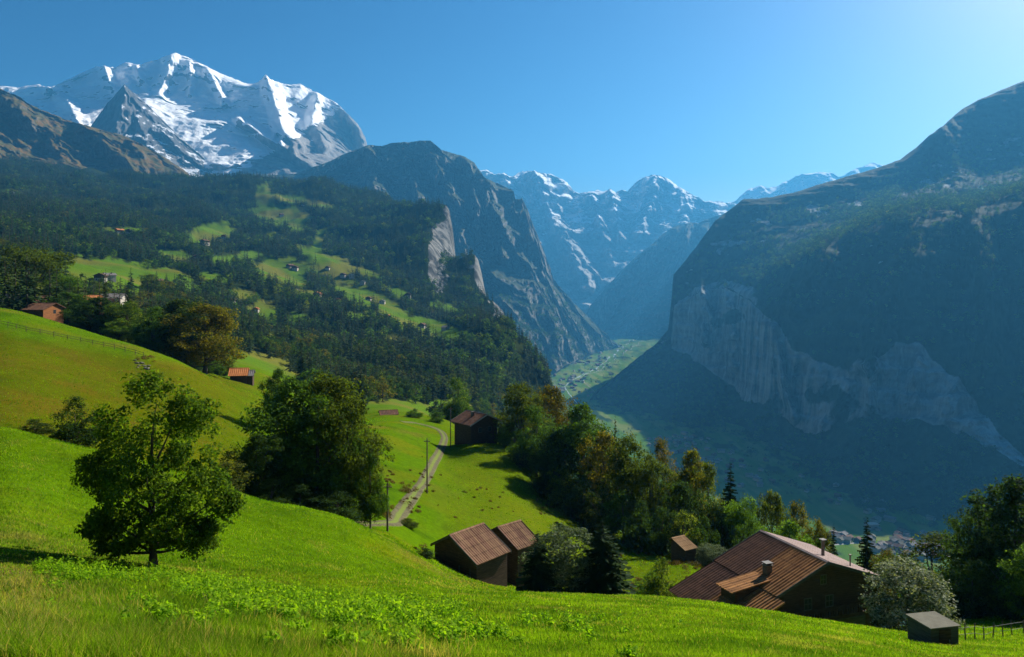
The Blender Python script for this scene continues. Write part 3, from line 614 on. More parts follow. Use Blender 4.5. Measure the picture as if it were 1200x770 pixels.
def tree(name, label, cat, kind, key, lm, x, y, h, wfac=1.0, group=None, rz=None, sink=.15, lean=0.0, parts=True, z=None):
    cm_, tm_ = get(kind, key, lm)
    zz = float(ground_z(x, y))-sink if z is None else z
    e = bpy.data.objects.new(name, None); col.objects.link(e)
    e.location = (x, y, zz); e.rotation_euler = (lean, lean*.5, random.uniform(0, 6.28) if rz is None else rz)
    e.scale = (h*wfac, h*wfac, h)
    tag(e, label, cat, group)
    link('crown', cm_, e); link('trunk', tm_, e)
    return e
def tree_px(name, label, cat, kind, key, lm, px, top, d, hw=None, group=None, **k):
    g = gp(px, d); h = (HY-top)/F*d-g.z
    if h < .5: print('LOW TREE', px, top, d, h)
    h = max(h, .5)
    w0 = .285 if kind == 'b' else .2
    if key in ('s0', 's1', 's2', 'sp'): w0 = .40
    wf = 1.0 if hw is None else (hw/F*d)/(h*w0)
    return tree(name, label, cat, kind, key, lm, g.x, g.y, h, wf, group, **k)

# ---------------------------------------------------------------- the loose ash tree on the near slope, its own shape
rng = np.random.default_rng(77)
lob = [(0,0,.62,.20,.22),(-.20,.03,.60,.14,.12),(-.24,0,.44,.10,.07),(.2,.05,.62,.15,.16),(.30,-.02,.45,.12,.10),(.36,.04,.33,.08,.06),(.12,0,.84,.13,.11),(-.07,.05,.90,.10,.08),(-.26,.06,.74,.10,.07),(.26,-.05,.78,.10,.07),(0,-.22,.5,.14,.14),(0,.22,.6,.14,.16),(-.18,-.12,.30,.12,.08),(.15,-.12,.24,.13,.07),(.26,.0,.2,.07,.04),(-.28,.0,.22,.09,.05),(.1,.16,.35,.14,.1)]
lob += [(0,0,.45,.24,.3),(-.1,.1,.55,.25,.2),(.14,-.05,.4,.25,.2),(-.3,.0,.5,.1,.1),(0,0,.25,.26,.12),(-.15,0,.2,.2,.1),(.15,.05,.2,.2,.1),(0,0,.5,.3,.35)]
lob += [(-.22,.05,.13,.12,.06),(.2,.05,.12,.12,.05),(.0,.2,.15,.14,.07)]
ash = broadleaf(501, 620, 60, .0185, lob, .03, .050, True, trunk_r=.021, squash=.8)
BL['ash'] = ash
g = gp(180, 31.5)
LM['ash'] = leaf_mat('leaves_ash', (.045, .10, .008), (.10, .20, .014), (.16, .23, .018), .3, .58)
tree('ash_tree', 'large loose-crowned leafy tree standing alone on the near slope', 'tree', 'b', 'ash', 'ash', g.x, g.y, (HY-430)/F*31.5-g.z, .92, None, rz=0.0)

BT = 'tree'; n_ = tree_px
n_('broadleaf_tree', 'dense dark tree, left half of the big grove beside the track', BT, 'b', 0, 'green', 343, 441, 79, 46)
n_('broadleaf_tree', 'tallest round-topped tree of the grove beside the track, yellowing on top', BT, 'b', 1, 'autumn', 380, 430, 82, 47)
n_('broadleaf_tree', 'greenish right-hand tree of the grove leaning towards the track', BT, 'b', 2, 'autumn', 408, 462, 78, 33)
n_('broadleaf_tree', 'small tree at the foot of the grove closest to the track', BT, 'b', 3, 'green', 434, 528, 76, 15)
n_('broadleaf_tree', 'tree filling the middle front of the grove beside the track', BT, 'b', 3, 'green', 372, 462, 76.5, 42)
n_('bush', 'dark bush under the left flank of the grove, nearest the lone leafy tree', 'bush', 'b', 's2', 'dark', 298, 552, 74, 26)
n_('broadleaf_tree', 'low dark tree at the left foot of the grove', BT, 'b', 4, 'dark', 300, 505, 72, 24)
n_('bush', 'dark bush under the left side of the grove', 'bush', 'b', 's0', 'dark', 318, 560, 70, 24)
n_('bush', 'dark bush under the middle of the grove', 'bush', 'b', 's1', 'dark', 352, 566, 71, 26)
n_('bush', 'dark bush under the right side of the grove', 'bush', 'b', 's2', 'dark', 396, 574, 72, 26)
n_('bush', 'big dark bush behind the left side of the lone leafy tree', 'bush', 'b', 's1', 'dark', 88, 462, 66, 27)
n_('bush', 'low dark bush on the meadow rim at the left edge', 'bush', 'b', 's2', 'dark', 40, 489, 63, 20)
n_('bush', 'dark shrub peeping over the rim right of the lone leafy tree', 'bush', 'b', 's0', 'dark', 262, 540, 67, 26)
# crest of the left meadow
for i, px in enumerate((92, 104, 132, 146, 160, 172, 186, 198, 214, 228, 252, 262)):
    n_('bush', 'bush in the hedge just behind the crest of the left meadow', 'bush', 'b', 's%d' % (i % 3), ('green', 'dark', 'green', 'autumn')[i % 4], px, 372+(px-92)*.33-(i % 3)*5, 208+(i % 4)*4, 9+(i % 3)*2, 'bushes behind the left crest')
n_('broadleaf_tree', 'largest round tree on the crest, golden along its right side', BT, 'b', 1, 'autumn', 240, 352, 203, 33)
n_('broadleaf_tree', 'dark tree joined to the left of the golden crest tree', BT, 'b', 4, 'dark', 212, 348, 207, 28)
n_('broadleaf_tree', 'round dark green tree on the crest right of the brown-roofed chalet', BT, 'b', 0, 'dark', 117, 347, 212, 25)
n_('broadleaf_tree', 'huge brownish tree rising behind the brown-roofed chalets', BT, 'b', 2, 'autumn', 30, 287, 290, 36)
n_('broadleaf_tree', 'tall green tree left of the crest chalets', BT, 'b', 3, 'green', -14, 318, 250, 30)
n_('broadleaf_tree', 'slim green tree behind the crest, left of the golden crest tree', BT, 'b', 2, 'green', 150, 352, 210, 18)
n_('broadleaf_tree', 'second slim green tree behind the crest, nearer the golden tree', BT, 'b', 3, 'green', 178, 358, 200, 19)
n_('broadleaf_tree', 'small green tree on the crest between round tree and slim trees', BT, 'b', 4, 'bright', 140, 372, 205, 14)
n_('broadleaf_tree', 'bushy green tree touching the brown chalet on its right', BT, 'b', 1, 'green', 80, 340, 235, 18)
n_('broadleaf_tree', 'green tree below the small chalet pasture', BT, 'b', 2, 'bright', 66, 318, 300, 20)
n_('broadleaf_tree', 'round bluish tree standing alone by the orange-roofed hut pasture', BT, 'b', 0, 'green', 325, 430, 142, 15)
# middle meadow
n_('broadleaf_tree', 'broad light-topped tree on the meadow edge left of the dark chalet', BT, 'b', 3, 'green', 536, 441, 262, 15)
n_('bush', 'round bush on the meadow rim above the track', 'bush', 'b', 's0', 'green', 512, 482, 222, 9)
n_('bush', 'small round bush left of the round bush above the track', 'bush', 'b', 's1', 'green', 486, 478, 226, 9)
n_('bush', 'pale bush beside the dark chalet on its right', 'bush', 'b', 's2', 'bright', 590, 496, 172, 7)
LB = [ # the line of trees down the right edge of the meadow
 ('tall yellowing tree right of the dark chalet, first in the row down the slope', 1, 'autumn', 612, 446, 176, 27),
 ('rust-brown tree behind the first tree of the row', 4, 'rust', 645, 449, 188, 25),
 ('short green tree in front of the rusty tree', 3, 'green', 628, 475, 160, 24),
 ('large round grey-green tree, the fullest in the row', 0, 'green', 682, 470, 150, 34),
 ('dark green tree tucked under the full grey-green one', 2, 'dark', 655, 500, 148, 24),
 ('olive tree between the full grey-green tree and the golden one', 4, 'autumn', 708, 503, 142, 24),
 ('golden-brown tree in the middle of the row', 1, 'autumn', 738, 506, 134, 28),
 ('narrow orange-tinged tree peeking above the middle of the row', 3, 'rust', 777, 512, 142, 17),
 ('yellow-green tree below the orange-tinged one', 2, 'autumn', 765, 536, 128, 25),
 ('green tree in the lower part of the row', 0, 'autumn', 812, 524, 134, 25),
 ('round tree with red-tinged tips in the lower part of the row', 3, 'autumn', 830, 538, 130, 20),
 ('dark leafy tree under the lower part of the row', 4, 'dark', 800, 562, 122, 24),
 ('bright green tree just below the dark spruce', 2, 'bright', 872, 580, 116, 21),
 ('dark tree left of the bright green one by the spruce', 1, 'dark', 846, 590, 118, 22),
 ('brownish tree above the roof ridge of the big chalet', 4, 'autumn', 905, 572, 128, 20),
 ('orange-tipped tree above the roof of the big chalet', 3, 'rust', 938, 586, 122, 20),
 ('bright green bushy tree right behind the big chalet roof', 0, 'bright', 926, 606, 104, 26),
 ('small reddish tree left of the spruce behind the big chalet', 2, 'rust', 958, 606, 112, 13),
 ('olive rounded tree behind the pale shrub', 3, 'autumn', 1092, 624, 82, 46),
 ('huge dark tree rising at the right edge', 0, 'dark', 1192, 556, 70, 50),
 ('second dark tree pressed against the huge one at the right edge', 4, 'dark', 1150, 588, 78, 30),
 ('dark green tree under the huge tree at the right edge', 2, 'dark', 1168, 620, 72, 38),
 ('small orange-tinged tree between spruce and pale shrub', 1, 'rust', 1040, 640, 90, 15),
]
for i, (px, top, d, hw) in enumerate(((603,505,168,16),(622,520,158,20),(640,532,150,18),(662,545,142,22),(684,556,136,22),(706,566,130,22),(730,575,124,24),(752,585,118,20),(776,592,114,20),(800,598,112,18),(826,604,110,16),(880,606,104,18),(1075,668,76,20),(1140,655,66,24),(1178,650,64,28),(1205,640,62,30),(960,628,92,14))):
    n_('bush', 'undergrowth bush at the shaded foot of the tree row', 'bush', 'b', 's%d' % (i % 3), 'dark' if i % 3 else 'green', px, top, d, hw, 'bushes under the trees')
for lab, key, lm, px, top, d, hw in LB: n_('broadleaf_tree', lab, BT, 'b', key, lm, px, top, d, hw)
n_('spruce_tree', 'dark pointed spruce at the lower end of the meadow tree row', 'spruce', 'c', 'h0', 'needle', 856, 541, 122, 22)
n_('spruce_tree', 'small dark spruce tip showing above the middle of the tree row', 'spruce', 'c', 'h1', 'needle', 721, 486, 156, 10)
n_('spruce_tree', 'tiny dark spruce tip above the lower part of the tree row', 'spruce', 'c', 'h1', 'needle', 812, 520, 150, 9)
n_('spruce_tree', 'narrow dark spruce behind the roof of the big chalet', 'spruce', 'c', 'h1', 'needle', 977, 612, 104, 14)
n_('spruce_tree', 'dark spruce standing right of the big chalet roof', 'spruce', 'c', 'h0', 'needle', 1016, 604, 92, 22)
n_('spruce_tree', 'bushy dark spruce in front of the slope, right of the pale round bush', 'spruce', 'c', 'h0', 'needle', 706, 606, 62, 40)
n_('spruce_tree', 'dark spruce left of the pale round bush, beside the barns', 'spruce', 'c', 'h1', 'needle', 630, 620, 61, 32)
n_('bush', 'tall pale-topped round bush between the two dark spruces', 'bush', 'b', 'sp', 'pale', 656, 606, 63, 40)
n_('bush', 'white-flecked round shrub beside the grey shed', 'bush', 'b', 'sp', 'pale', 1064, 650, 52, 50)
n_('bush', 'olive bush in front of the left roof corner of the big chalet', 'bush', 'b', 's2', 'green', 776, 652, 76, 22)
n_('bush', 'low green bush next to the left roof corner of the big chalet', 'bush', 'b', 's1', 'bright', 762, 668, 80, 20)
n_('bush', 'grey-green bush just right of the small tin-roofed hut', 'bush', 'b', 'sp', 'pale', 829, 634, 106, 20)
n_('bush', 'green bush behind the pale shrub, at the garden end', 'bush', 'b', 's2', 'green', 1118, 664, 68, 30)
n_('bush', 'dark bush in the shade at the left wall of the barn', 'bush', 'b', 's0', 'dark', 499, 640, 66, 11)
n_('bush', 'brownish bush on the bank left of the barn', 'bush', 'b', 's1', 'autumn', 478, 606, 88, 12)
# ---------------------------------------------------------------- the forest: the best seen are trees of their own, the rest one mass
occ = np.zeros((200, 340), bool)      # coarse picture of what nearer trees already hide, 4 px cells
def cover(px, top, bot, hw):
    i0, i1 = int(max(0, top/4)), int(min(199, bot/4)); j0, j1 = int(max(0, (px-hw*.7+80)/4)), int(min(339, (px+hw*.7+80)/4))
    s = occ[i0:i1+1, j0:j1+1]
    if s.size == 0 or i1 < i0 or j1 < j0: return 0
    f = 1-s.mean(); s[:] = True; return f
for o in list(scene.objects):
    if o.type == 'EMPTY' and o.get('category') in ('tree', 'bush', 'spruce'):
        px, bt = proj(*o.location); _, tp_ = proj(o.location.x, o.location.y, o.location.z+o.scale[2])
        cover(px, tp_, bt, o.scale[0]*.38/o.location.y*F)
# terrain horizon per column
hc = np.arange(-80, 1280, 4.0); hd = np.exp(np.linspace(math.log(5), math.log(8900), 1100))
PHc, DHc = np.meshgrid(hc, hd); HZN = np.minimum.accumulate(HY-F*ground_z((PHc-CX)/F*DHc, DHc)/DHc, axis=0)
def seen_above(px, d, top):
    j = int(np.clip((px+80)/4, 0, len(hc)-1)); i = int(np.searchsorted(hd, d*.985)); return HZN[min(i, len(hd)-1), j]-top

def sample(n, d0, d1, p0, p1, s):
    r = np.random.default_rng(s); d = np.sqrt(r.uniform(d0*d0, d1*d1, n)); px = r.uniform(p0, p1, n); return px, d, r
cand = []
def add_area(n, d0, d1, p0, p1, s, hr, fb, test):
    px, d, r = sample(n, d0, d1, p0, p1, s)
    x = (px-CX)/F*d; z = ground_z(x, d); py = HY-F*z/d
    steep = np.abs(ground_z(x*1.012, d*1.012)-z)/(d*.012)+np.abs(ground_z(x+20, d)-z)/20
    ok = test(px, d, py, z)&(clear_mask(px, py) < .35)&~((steep > 1.35)&(d > 1700)&(px > 500))
    px, d, x, z, py = px[ok], d[ok], x[ok], z[ok], py[ok]
    con = perlin(x/60, d/60, 3.3)+.5*r.normal(size=len(x))*.6 > fb(px, d)
    h = r.uniform(hr[0], hr[1], len(x))*np.where(con, 1.2, .78)
    cand.append(np.stack([x, d, z, h, con.astype(float), px, py], -1))
dens = 1.0
A = lambda d0, d1, p0, p1: (p1-p0)/F*(d1*d1-d0*d0)/2
on_hill = lambda px, d, py, z: (z > zfloor(d)+45)
add_area(int(A(215, 330, -100, 290)/75), 215, 330, -100, 290, 61, (10, 17), lambda p, d: .15+p*0, lambda px, d, py, z: (px < 285)|(d > 300))
add_area(int(A(330, 700, -100, 660)/72), 330, 700, -100, 660, 62, (13, 21), lambda p, d: .05+p*0, on_hill)
add_area(int(A(700, 1500, -100, 660)/110), 700, 1500, -100, 660, 63, (15, 24), lambda p, d: -.15+p*0, on_hill)
add_area(int(A(1500, 2950, -100, 620)/210), 1500, 2950, -100, 620, 64, (16, 27), lambda p, d: -.35+p*0, on_hill)
add_area(int(A(2950, 3560, -100, 480)/330), 2950, 3560, -100, 480, 65, (16, 26), lambda p, d: -.5+p*0, on_hill)
add_area(int(A(190, 700, 640, 1280)/110), 175, 700, 640, 1280, 66, (9, 15), lambda p, d: .2+p*0, lambda px, d, py, z: (d > 200))
add_area(int(A(700, 1500, 640, 1280)/260), 700, 1500, 640, 1280, 67, (12, 20), lambda p, d: .1+p*0, on_hill)
# valley floor: hedges, orchards, river trees in clusters
add_area(5200, 1600, 6800, 600, 1280, 68, (9, 18), lambda p, d: .3+p*0, lambda px, d, py, z: (z < zfloor(d)+45)&(perlin((px-CX)/F*d/60, d/150, 5.5)+.25*perlin(px, d, 1.1) > .18))
cand = np.concatenate(cand)
cand = cand[np.argsort(cand[:, 1])]
own = {0: [], 1: []}; rest = []
for c in cand:
    x, d, z, h, con, px, py = c
    k = int(con)
    hw = h*(.38 if not k else .18)/d*F; top = py-h/d*F
    if len(own[k]) < (190 if k == 0 else 235) and -60 < px < 1260 and d < 2500:
        vis = seen_above(px, d, top) > .35*h/d*F
        if vis:
            f = cover(px, top+1, min(py, top+max(3, h/d*F*.7)), hw)
            if f > .3 and 2 < px < 1198: own[k].append(c); continue
    if -110 < px < 1310: rest.append(c)
for k in (0, 1):
    for i, c in enumerate(own[k]):
        x, d, z, h, con, px, py = c
        near_ = d < 420
        if k == 0:
            lm = ['green', 'green', 'dark', 'autumn', 'bright'][random.randrange(5)]
            tree('broadleaf_tree', 'leafy tree among the dark spruces of the hillside wood', 'tree', 'b', random.choice([0, 1, 2, 3, 4]) if near_ else 'm%d' % random.randrange(3), lm, x, d, h, random.uniform(.95, 1.2), 'leafy trees of the hillside wood', z=z-.3)
        else:
            tree('spruce_tree', 'dark spruce in the mixed wood on the hillside', 'spruce', 'c', random.choice(['h0', 'h1']) if near_ else random.choice(['m0', 'm1']), 'needle', x, d, h, random.uniform(.9, 1.2), 'spruces of the hillside wood', z=z-.3)
rest = np.array(rest)
# trees on the far slopes, taken from their surfaces
def on_surface(Vg, n, seed, zfilter, slope_min, hr, conp=.75):
    r = np.random.default_rng(seed); nv, nu = Vg.shape[:2]
    e1 = Vg[1:, :-1]-Vg[:-1, :-1]; e2 = Vg[:-1, 1:]-Vg[:-1, :-1]; N = np.cross(e1, e2); A_ = np.linalg.norm(N, axis=-1)
    nz = np.abs(N[..., 2])/(A_+1e-9); wgt = A_*nz*(nz > slope_min)
    mid_ = Vg[:-1, :-1]; ppx = CX+F*mid_[..., 0]/mid_[..., 1]; ppy = HY-F*mid_[..., 2]/mid_[..., 1]
    wgt = wgt*zfilter(ppx, ppy, np.linspace(0, 1, nv-1)[:, None]+ppx*0)
    pr = (wgt/wgt.sum()).ravel(); idx = r.choice(len(pr), n, p=pr); i, j = np.unravel_index(idx, A_.shape)
    a, b = r.random((2, n)); P_ = Vg[i, j]+e1[i, j]*a[:, None]+e2[i, j]*b[:, None]
    h = r.uniform(*hr, n); con = (r.random(n) < conp).astype(float)
    return np.stack([P_[:, 0], P_[:, 1], P_[:, 2], h, con, CX+F*P_[:, 0]/P_[:, 1], P_[:, 2]*0], -1)
w1 = on_surface(WALLV, 30000, 5, lambda px, py, v: ((v < .61)|(v > .80))*(v > .16)*(sstep(-.25, .35, perlin(px*.02, py*.05, 2.2)+.5*perlin(px*.07, py*.12))*.9+.1)*np.clip(1-1.3*wall_band(px, py, v), 0, 1), .5, (14, 24))
w2 = on_surface(WALLV, 6000, 7, lambda px, py, v: (v > .36)*(v < .44)*1.0, .3, (16, 26))
w3 = on_surface(CLIFFV, 12000, 8, lambda px, py, v: (v > .66)*(px > 380)*(.25+sstep(.66, .85, v)), .35, (18, 28))
rest = np.concatenate([rest, w1, w2, w3])

def scatter(name, pts, protos, label):
    n = len(pts); r = np.random.default_rng(9)
    me = bpy.data.meshes.new(name); me.vertices.add(n)
    me.vertices.foreach_set('co', pts[:, :3].astype(np.float32).ravel())
    wf = r.uniform(.95, 1.35, n)
    def attr(nm, typ, key, v):
        a = me.attributes.new(nm, typ, 'POINT'); a.data.foreach_set(key, v)
    attr('scl', 'FLOAT_VECTOR', 'vector', np.stack([pts[:, 3]*wf, pts[:, 3]*wf, pts[:, 3]], -1).astype(np.float32).ravel())
    attr('rot', 'FLOAT_VECTOR', 'vector', np.stack([np.zeros(n), np.zeros(n), r.uniform(0, 6.28, n)], -1).astype(np.float32).ravel())
    # far ones use the light versions
    con = pts[:, 4] > .5; far_ = pts[:, 1] > 900
    idx = np.where(con, np.where(far_, r.integers(0, 2, n)+7, r.integers(0, 2, n)+3), np.where(far_, r.integers(0, 2, n)+5, r.integers(0, 3, n)))
    attr('idx', 'INT', 'value', idx.astype(np.int32))
    o = link(name, me); tag(o, label, None, None, 'stuff')
    ng = bpy.data.node_groups.new(name, 'GeometryNodeTree')
    ng.interface.new_socket('Geometry', in_out='INPUT', socket_type='NodeSocketGeometry')
    ng.interface.new_socket('Geometry', in_out='OUTPUT', socket_type='NodeSocketGeometry')
    N = ng.nodes; Lk = ng.links.new
    gi = N.new('NodeGroupInput'); go = N.new('NodeGroupOutput'); ip = N.new('GeometryNodeInstanceOnPoints')
    jn = N.new('GeometryNodeJoinGeometry')
    gts = []
    for (cr, tr_) in protos:
        j2 = N.new('GeometryNodeJoinGeometry')
        for ob in (tr_, cr):
            oi = N.new('GeometryNodeObjectInfo'); oi.inputs['Object'].default_value = ob; oi.transform_space = 'ORIGINAL'; Lk(oi.outputs['Geometry'], j2.inputs[0])
        gt = N.new('GeometryNodeGeometryToInstance'); Lk(j2.outputs[0], gt.inputs[0]); gts.append(gt)
    for gt in reversed(gts): Lk(gt.outputs[0], jn.inputs[0])
    def na(nm, typ):
        a = N.new('GeometryNodeInputNamedAttribute'); a.data_type = typ; a.inputs[0].default_value = nm; return a.outputs[0]
    Lk(gi.outputs[0], ip.inputs['Points']); Lk(jn.outputs[0], ip.inputs['Instance']); ip.inputs['Pick Instance'].default_value = True
    Lk(na('idx', 'INT'), ip.inputs['Instance Index']); Lk(na('rot', 'FLOAT_VECTOR'), ip.inputs['Rotation']); Lk(na('scl', 'FLOAT_VECTOR'), ip.inputs['Scale'])
    Lk(ip.outputs[0], go.inputs[0])
    md = o.modifiers.new('scatter', 'NODES'); md.node_group = ng
    return o
# the sources are real trees standing in the wood, one of each form
def source(kind, key, lm, i):
    c = own[0 if kind == 'b' else 1][-1-i]
    nm, lab, cat, gr = (('broadleaf_tree', 'leafy tree among the dark spruces of the hillside wood', 'tree', 'leafy trees of the hillside wood') if kind == 'b' else ('spruce_tree', 'dark spruce in the mixed wood on the hillside', 'spruce', 'spruces of the hillside wood'))
    e = tree(nm, lab, cat, kind, key, lm, c[0]+6, c[1]+2, c[3], 1.1, gr)
    return (e.children[0], e.children[1]) if e.children[0].name.startswith('crown') else (e.children[1], e.children[0])
prot = [source('b', 'm0', 'green', 0), source('b', 'm1', 'dark', 3), source('b', 'm2', 'autumn', 6), source('c', 'm0', 'needle', 0), source('c', 'm1', 'needle_l', 3),
        source('b', 'f0', 'green', 9), source('b', 'f1', 'dark', 12), source('c', 'f0', 'needle', 6), source('c', 'f1', 'needle', 9)]
scatter('far_forest', rest, prot, 'dense spruce and broadleaf forest covering the slopes and valley')
print('TREES', len(own[0]), len(own[1]), len(rest))
# ---------------------------------------------------------------- buildings
def wood_mat(name, a, b, sc=1.0):
    m = NT(name); p = m.pos(1, 1, 1, True)
    w_ = m.n('ShaderNodeTexWave', wave_type='BANDS', bands_direction='Z', ins={'Vector': p, 'Scale': 1.6*sc, 'Distortion': .3, 'Detail': 2.0})
    n = m.noise(m.pos(.6, .6, 6, True), 2.0, 5, .7)
    return m.done(m.pbsdf(m.mix(m.ramp(n, .3, .7), a, b), .85, m.bump(m.math('ADD', w_.outputs[1], n), .5, .03), .2))
def roof_mat(name, a, b, rust, amt=.5, tiles=False):
    m = NT(name); p = m.pos(1, 1, 1, True)
    n1 = m.noise(m.pos(.12, 1.6, .12, True), 2.2, 6, .7); n2 = m.noise(p, .8, 6, .65); n3 = m.noise(p, 7.0, 4, .6)
    c = m.mix(m.ramp(m.math('ADD', m.math('MULTIPLY', n2, .7), m.math('MULTIPLY', n3, .3)), .35, .65), a, b)
    c = m.mix(m.ramp(n1, .62-amt*.3, .8-amt*.3), c, rust)
    w_ = m.n('ShaderNodeTexWave', wave_type='BANDS', bands_direction='X', ins={'Vector': p, 'Scale': .32, 'Distortion': .4, 'Detail': 1.0})
    c = m.mix(m.ramp(w_.outputs[1], .0, .06, .35, 0.0), c, (.02, .016, .014))
    return m.done(m.pbsdf(c, .8, m.bump(n3, .3, .02), .08))
wood_dark = wood_mat('weathered_dark_wood', (.035, .022, .015), (.11, .066, .042))
wood_warm = wood_mat('sunburnt_wood', (.16, .06, .02), (.34, .14, .045))
wood_grey = wood_mat('grey_boards', (.05, .05, .048), (.11, .11, .1))
roof_plum = roof_mat('brown_sheet_roof', (.10, .052, .034), (.17, .09, .06), (.30, .14, .06), .3)
roof_rust = roof_mat('rusty_sheet_roof', (.16, .075, .03), (.27, .13, .05), (.42, .20, .07), .6)
roof_barn = roof_mat('faded_red_brown_roof', (.15, .075, .05), (.28, .15, .095), (.36, .22, .12), .6)
roof_pink = roof_mat('pale_pinkish_sheet_roof', (.30, .22, .20), (.40, .32, .30), (.30, .17, .12), .2)
roof_orange = roof_mat('orange_tile_roof', (.42, .15, .05), (.55, .22, .08), (.3, .12, .06), .3)
roof_grey = roof_mat('slate_roof', (.13, .12, .12), (.2, .19, .18), (.16, .12, .1), .3)
roof_tan = roof_mat('tan_shingle_roof', (.32, .19, .09), (.42, .26, .13), (.5, .33, .17), .4)
def flat_mat(name, c, rough=.8, spec=.2, nscale=2.0, var=.25):
    m = NT(name); n = m.noise(m.pos(obj=True), nscale, 5, .65)
    return m.done(m.pbsdf(m.mix(m.ramp(n, .3, .7), tuple(v*(1-var) for v in c), c), rough, m.bump(n, .2, .02), spec))
plaster = flat_mat('pale_plaster', (.46, .42, .36)); stone = flat_mat('rubble_stone', (.17, .15, .13), nscale=3.5, var=.5)
glass = flat_mat('window_glass', (.02, .025, .03), .12, .6, 1, .1); frame_m = flat_mat('painted_frame', (.15, .14, .12)); metal = flat_mat('zinc', (.16, .15, .14), .6, .3)
sheet_grey = flat_mat('grey_sheet', (.17, .165, .13), .9, .05)

class MB:
    def __init__(s): s.V, s.Q, s.M = [], [], []
    def quadbox(s, P8, mi=0):
        o = len(s.V); s.V += [tuple(map(float, p)) for p in P8]
        for f in ((0,3,2,1),(4,5,6,7),(0,1,5,4),(1,2,6,5),(2,3,7,6),(3,0,4,7)): s.Q.append(tuple(o+i for i in f)); s.M.append(mi)
    def box(s, x0, x1, y0, y1, z0, z1, mi=0):
        s.quadbox([(x0,y0,z0),(x1,y0,z0),(x1,y1,z0),(x0,y1,z0),(x0,y0,z1),(x1,y0,z1),(x1,y1,z1),(x0,y1,z1)], mi)
    def prism(s, poly, y0, y1, mi=0):
        """poly in xz, extruded along y"""
        me_o = len(s.V); n = len(poly)
        s.V += [(p[0], y0, p[1]) for p in poly]+[(p[0], y1, p[1]) for p in poly]
        for i in range(n): j = (i+1) % n; s.Q.append((me_o+i, me_o+j, me_o+n+j, me_o+n+i)); s.M.append(mi)
        s.Q.append(tuple(me_o+n-1-i for i in range(n))); s.M.append(mi); s.Q.append(tuple(me_o+n+i for i in range(n))); s.M.append(mi)
    def build(s, name, mats, parent=None, loc=None, rz=0):
        me = bpy.data.meshes.new(name); me.from_pydata(s.V, [], s.Q)
        for m in mats: me.materials.append(m)
        me.polygons.foreach_set('material_index', s.M); me.update()
        return link(name, me, parent, loc, rz)
def ribbed_slab(mb, P00, P10, P11, P01, th=.1, pitch=.32, amp=.028, mi=0):
    """roof sheet: P00->P10 runs along the ridge direction, P00->P01 down the slope; corrugated across the ridge direction"""
    P00, P10, P11, P01 = [np.array(p, float) for p in (P00, P10, P11, P01)]
    L = np.linalg.norm(P10-P00); n = max(4, int(L/pitch)*4)
    nr = np.cross(P10-P00, P01-P00); nr /= np.linalg.norm(nr); nr = nr*np.sign(nr[2])
    o = len(mb.V)
    for i in range(n+1):
        t = i/n; a = P00*(1-t)+P10*t; b = P01*(1-t)+P11*t; h = nr*(amp*(1 if i % 4 < 2 else -1)+.035*float(perlin(t*L*.45, P00[2], 1.7)))
        for q in (a+h, b+h, b-nr*th, a-nr*th): mb.V.append(tuple(q))
    for i in range(n):
        k = o+4*i
        for e in range(4): f = (e+1) % 4; mb.Q.append((k+e, k+f, k+4+f, k+4+e)); mb.M.append(mi)
    mb.Q.append((o, o+3, o+2, o+1)); mb.M.append(mi); k = o+4*n; mb.Q.append((k, k+1, k+2, k+3)); mb.M.append(mi)
def add_window(parent, x, y, z, w, h, face='y-', shutters=None, nm='window'):
    """window on a wall; face gives which way it looks in local axes"""
    f = MB(); g_ = MB(); t = .07; d0 = .04
    def bx(mb, a0, a1, z0, z1, e0, e1):
        if face == 'y-': mb.box(x+a0, x+a1, y-e1, y-e0, z+z0, z+z1)
        elif face == 'y+': mb.box(x+a0, x+a1, y+e0, y+e1, z+z0, z+z1)
        elif face == 'x-': mb.box(x-e1, x-e0, y+a0, y+a1, z+z0, z+z1)
        else: mb.box(x+e0, x+e1, y+a0, y+a1, z+z0, z+z1)
    bx(f, -w/2-t, -w/2, -t, h+t, .0, d0+.03); bx(f, w/2, w/2+t, -t, h+t, .0, d0+.03); bx(f, -w/2, w/2, -t, 0, .0, d0+.03); bx(f, -w/2, w/2, h, h+t, .0, d0+.03)
    bx(f, -.02, .02, 0, h, .0, d0+.02); bx(f, -w/2, -.02, h*.5-.02, h*.5+.02, 0, d0+.015)
    bx(f, .02, w/2, h*.5-.02, h*.5+.02, 0, d0+.015)
    bx(g_, -w/2, w/2, 0, h, .0, .02)
    fo = f.build('window', [frame_m], parent); g_.build('pane', [glass], fo)
    if shutters:
        for s_ in (-1, 1):
            sh = MB(); c = s_*(w/2+t+w*.27); bx(sh, c-w*.25, c+w*.25, -t, h+t, .0, .05); sh.build('shutter', [shutters], fo)
    return fo

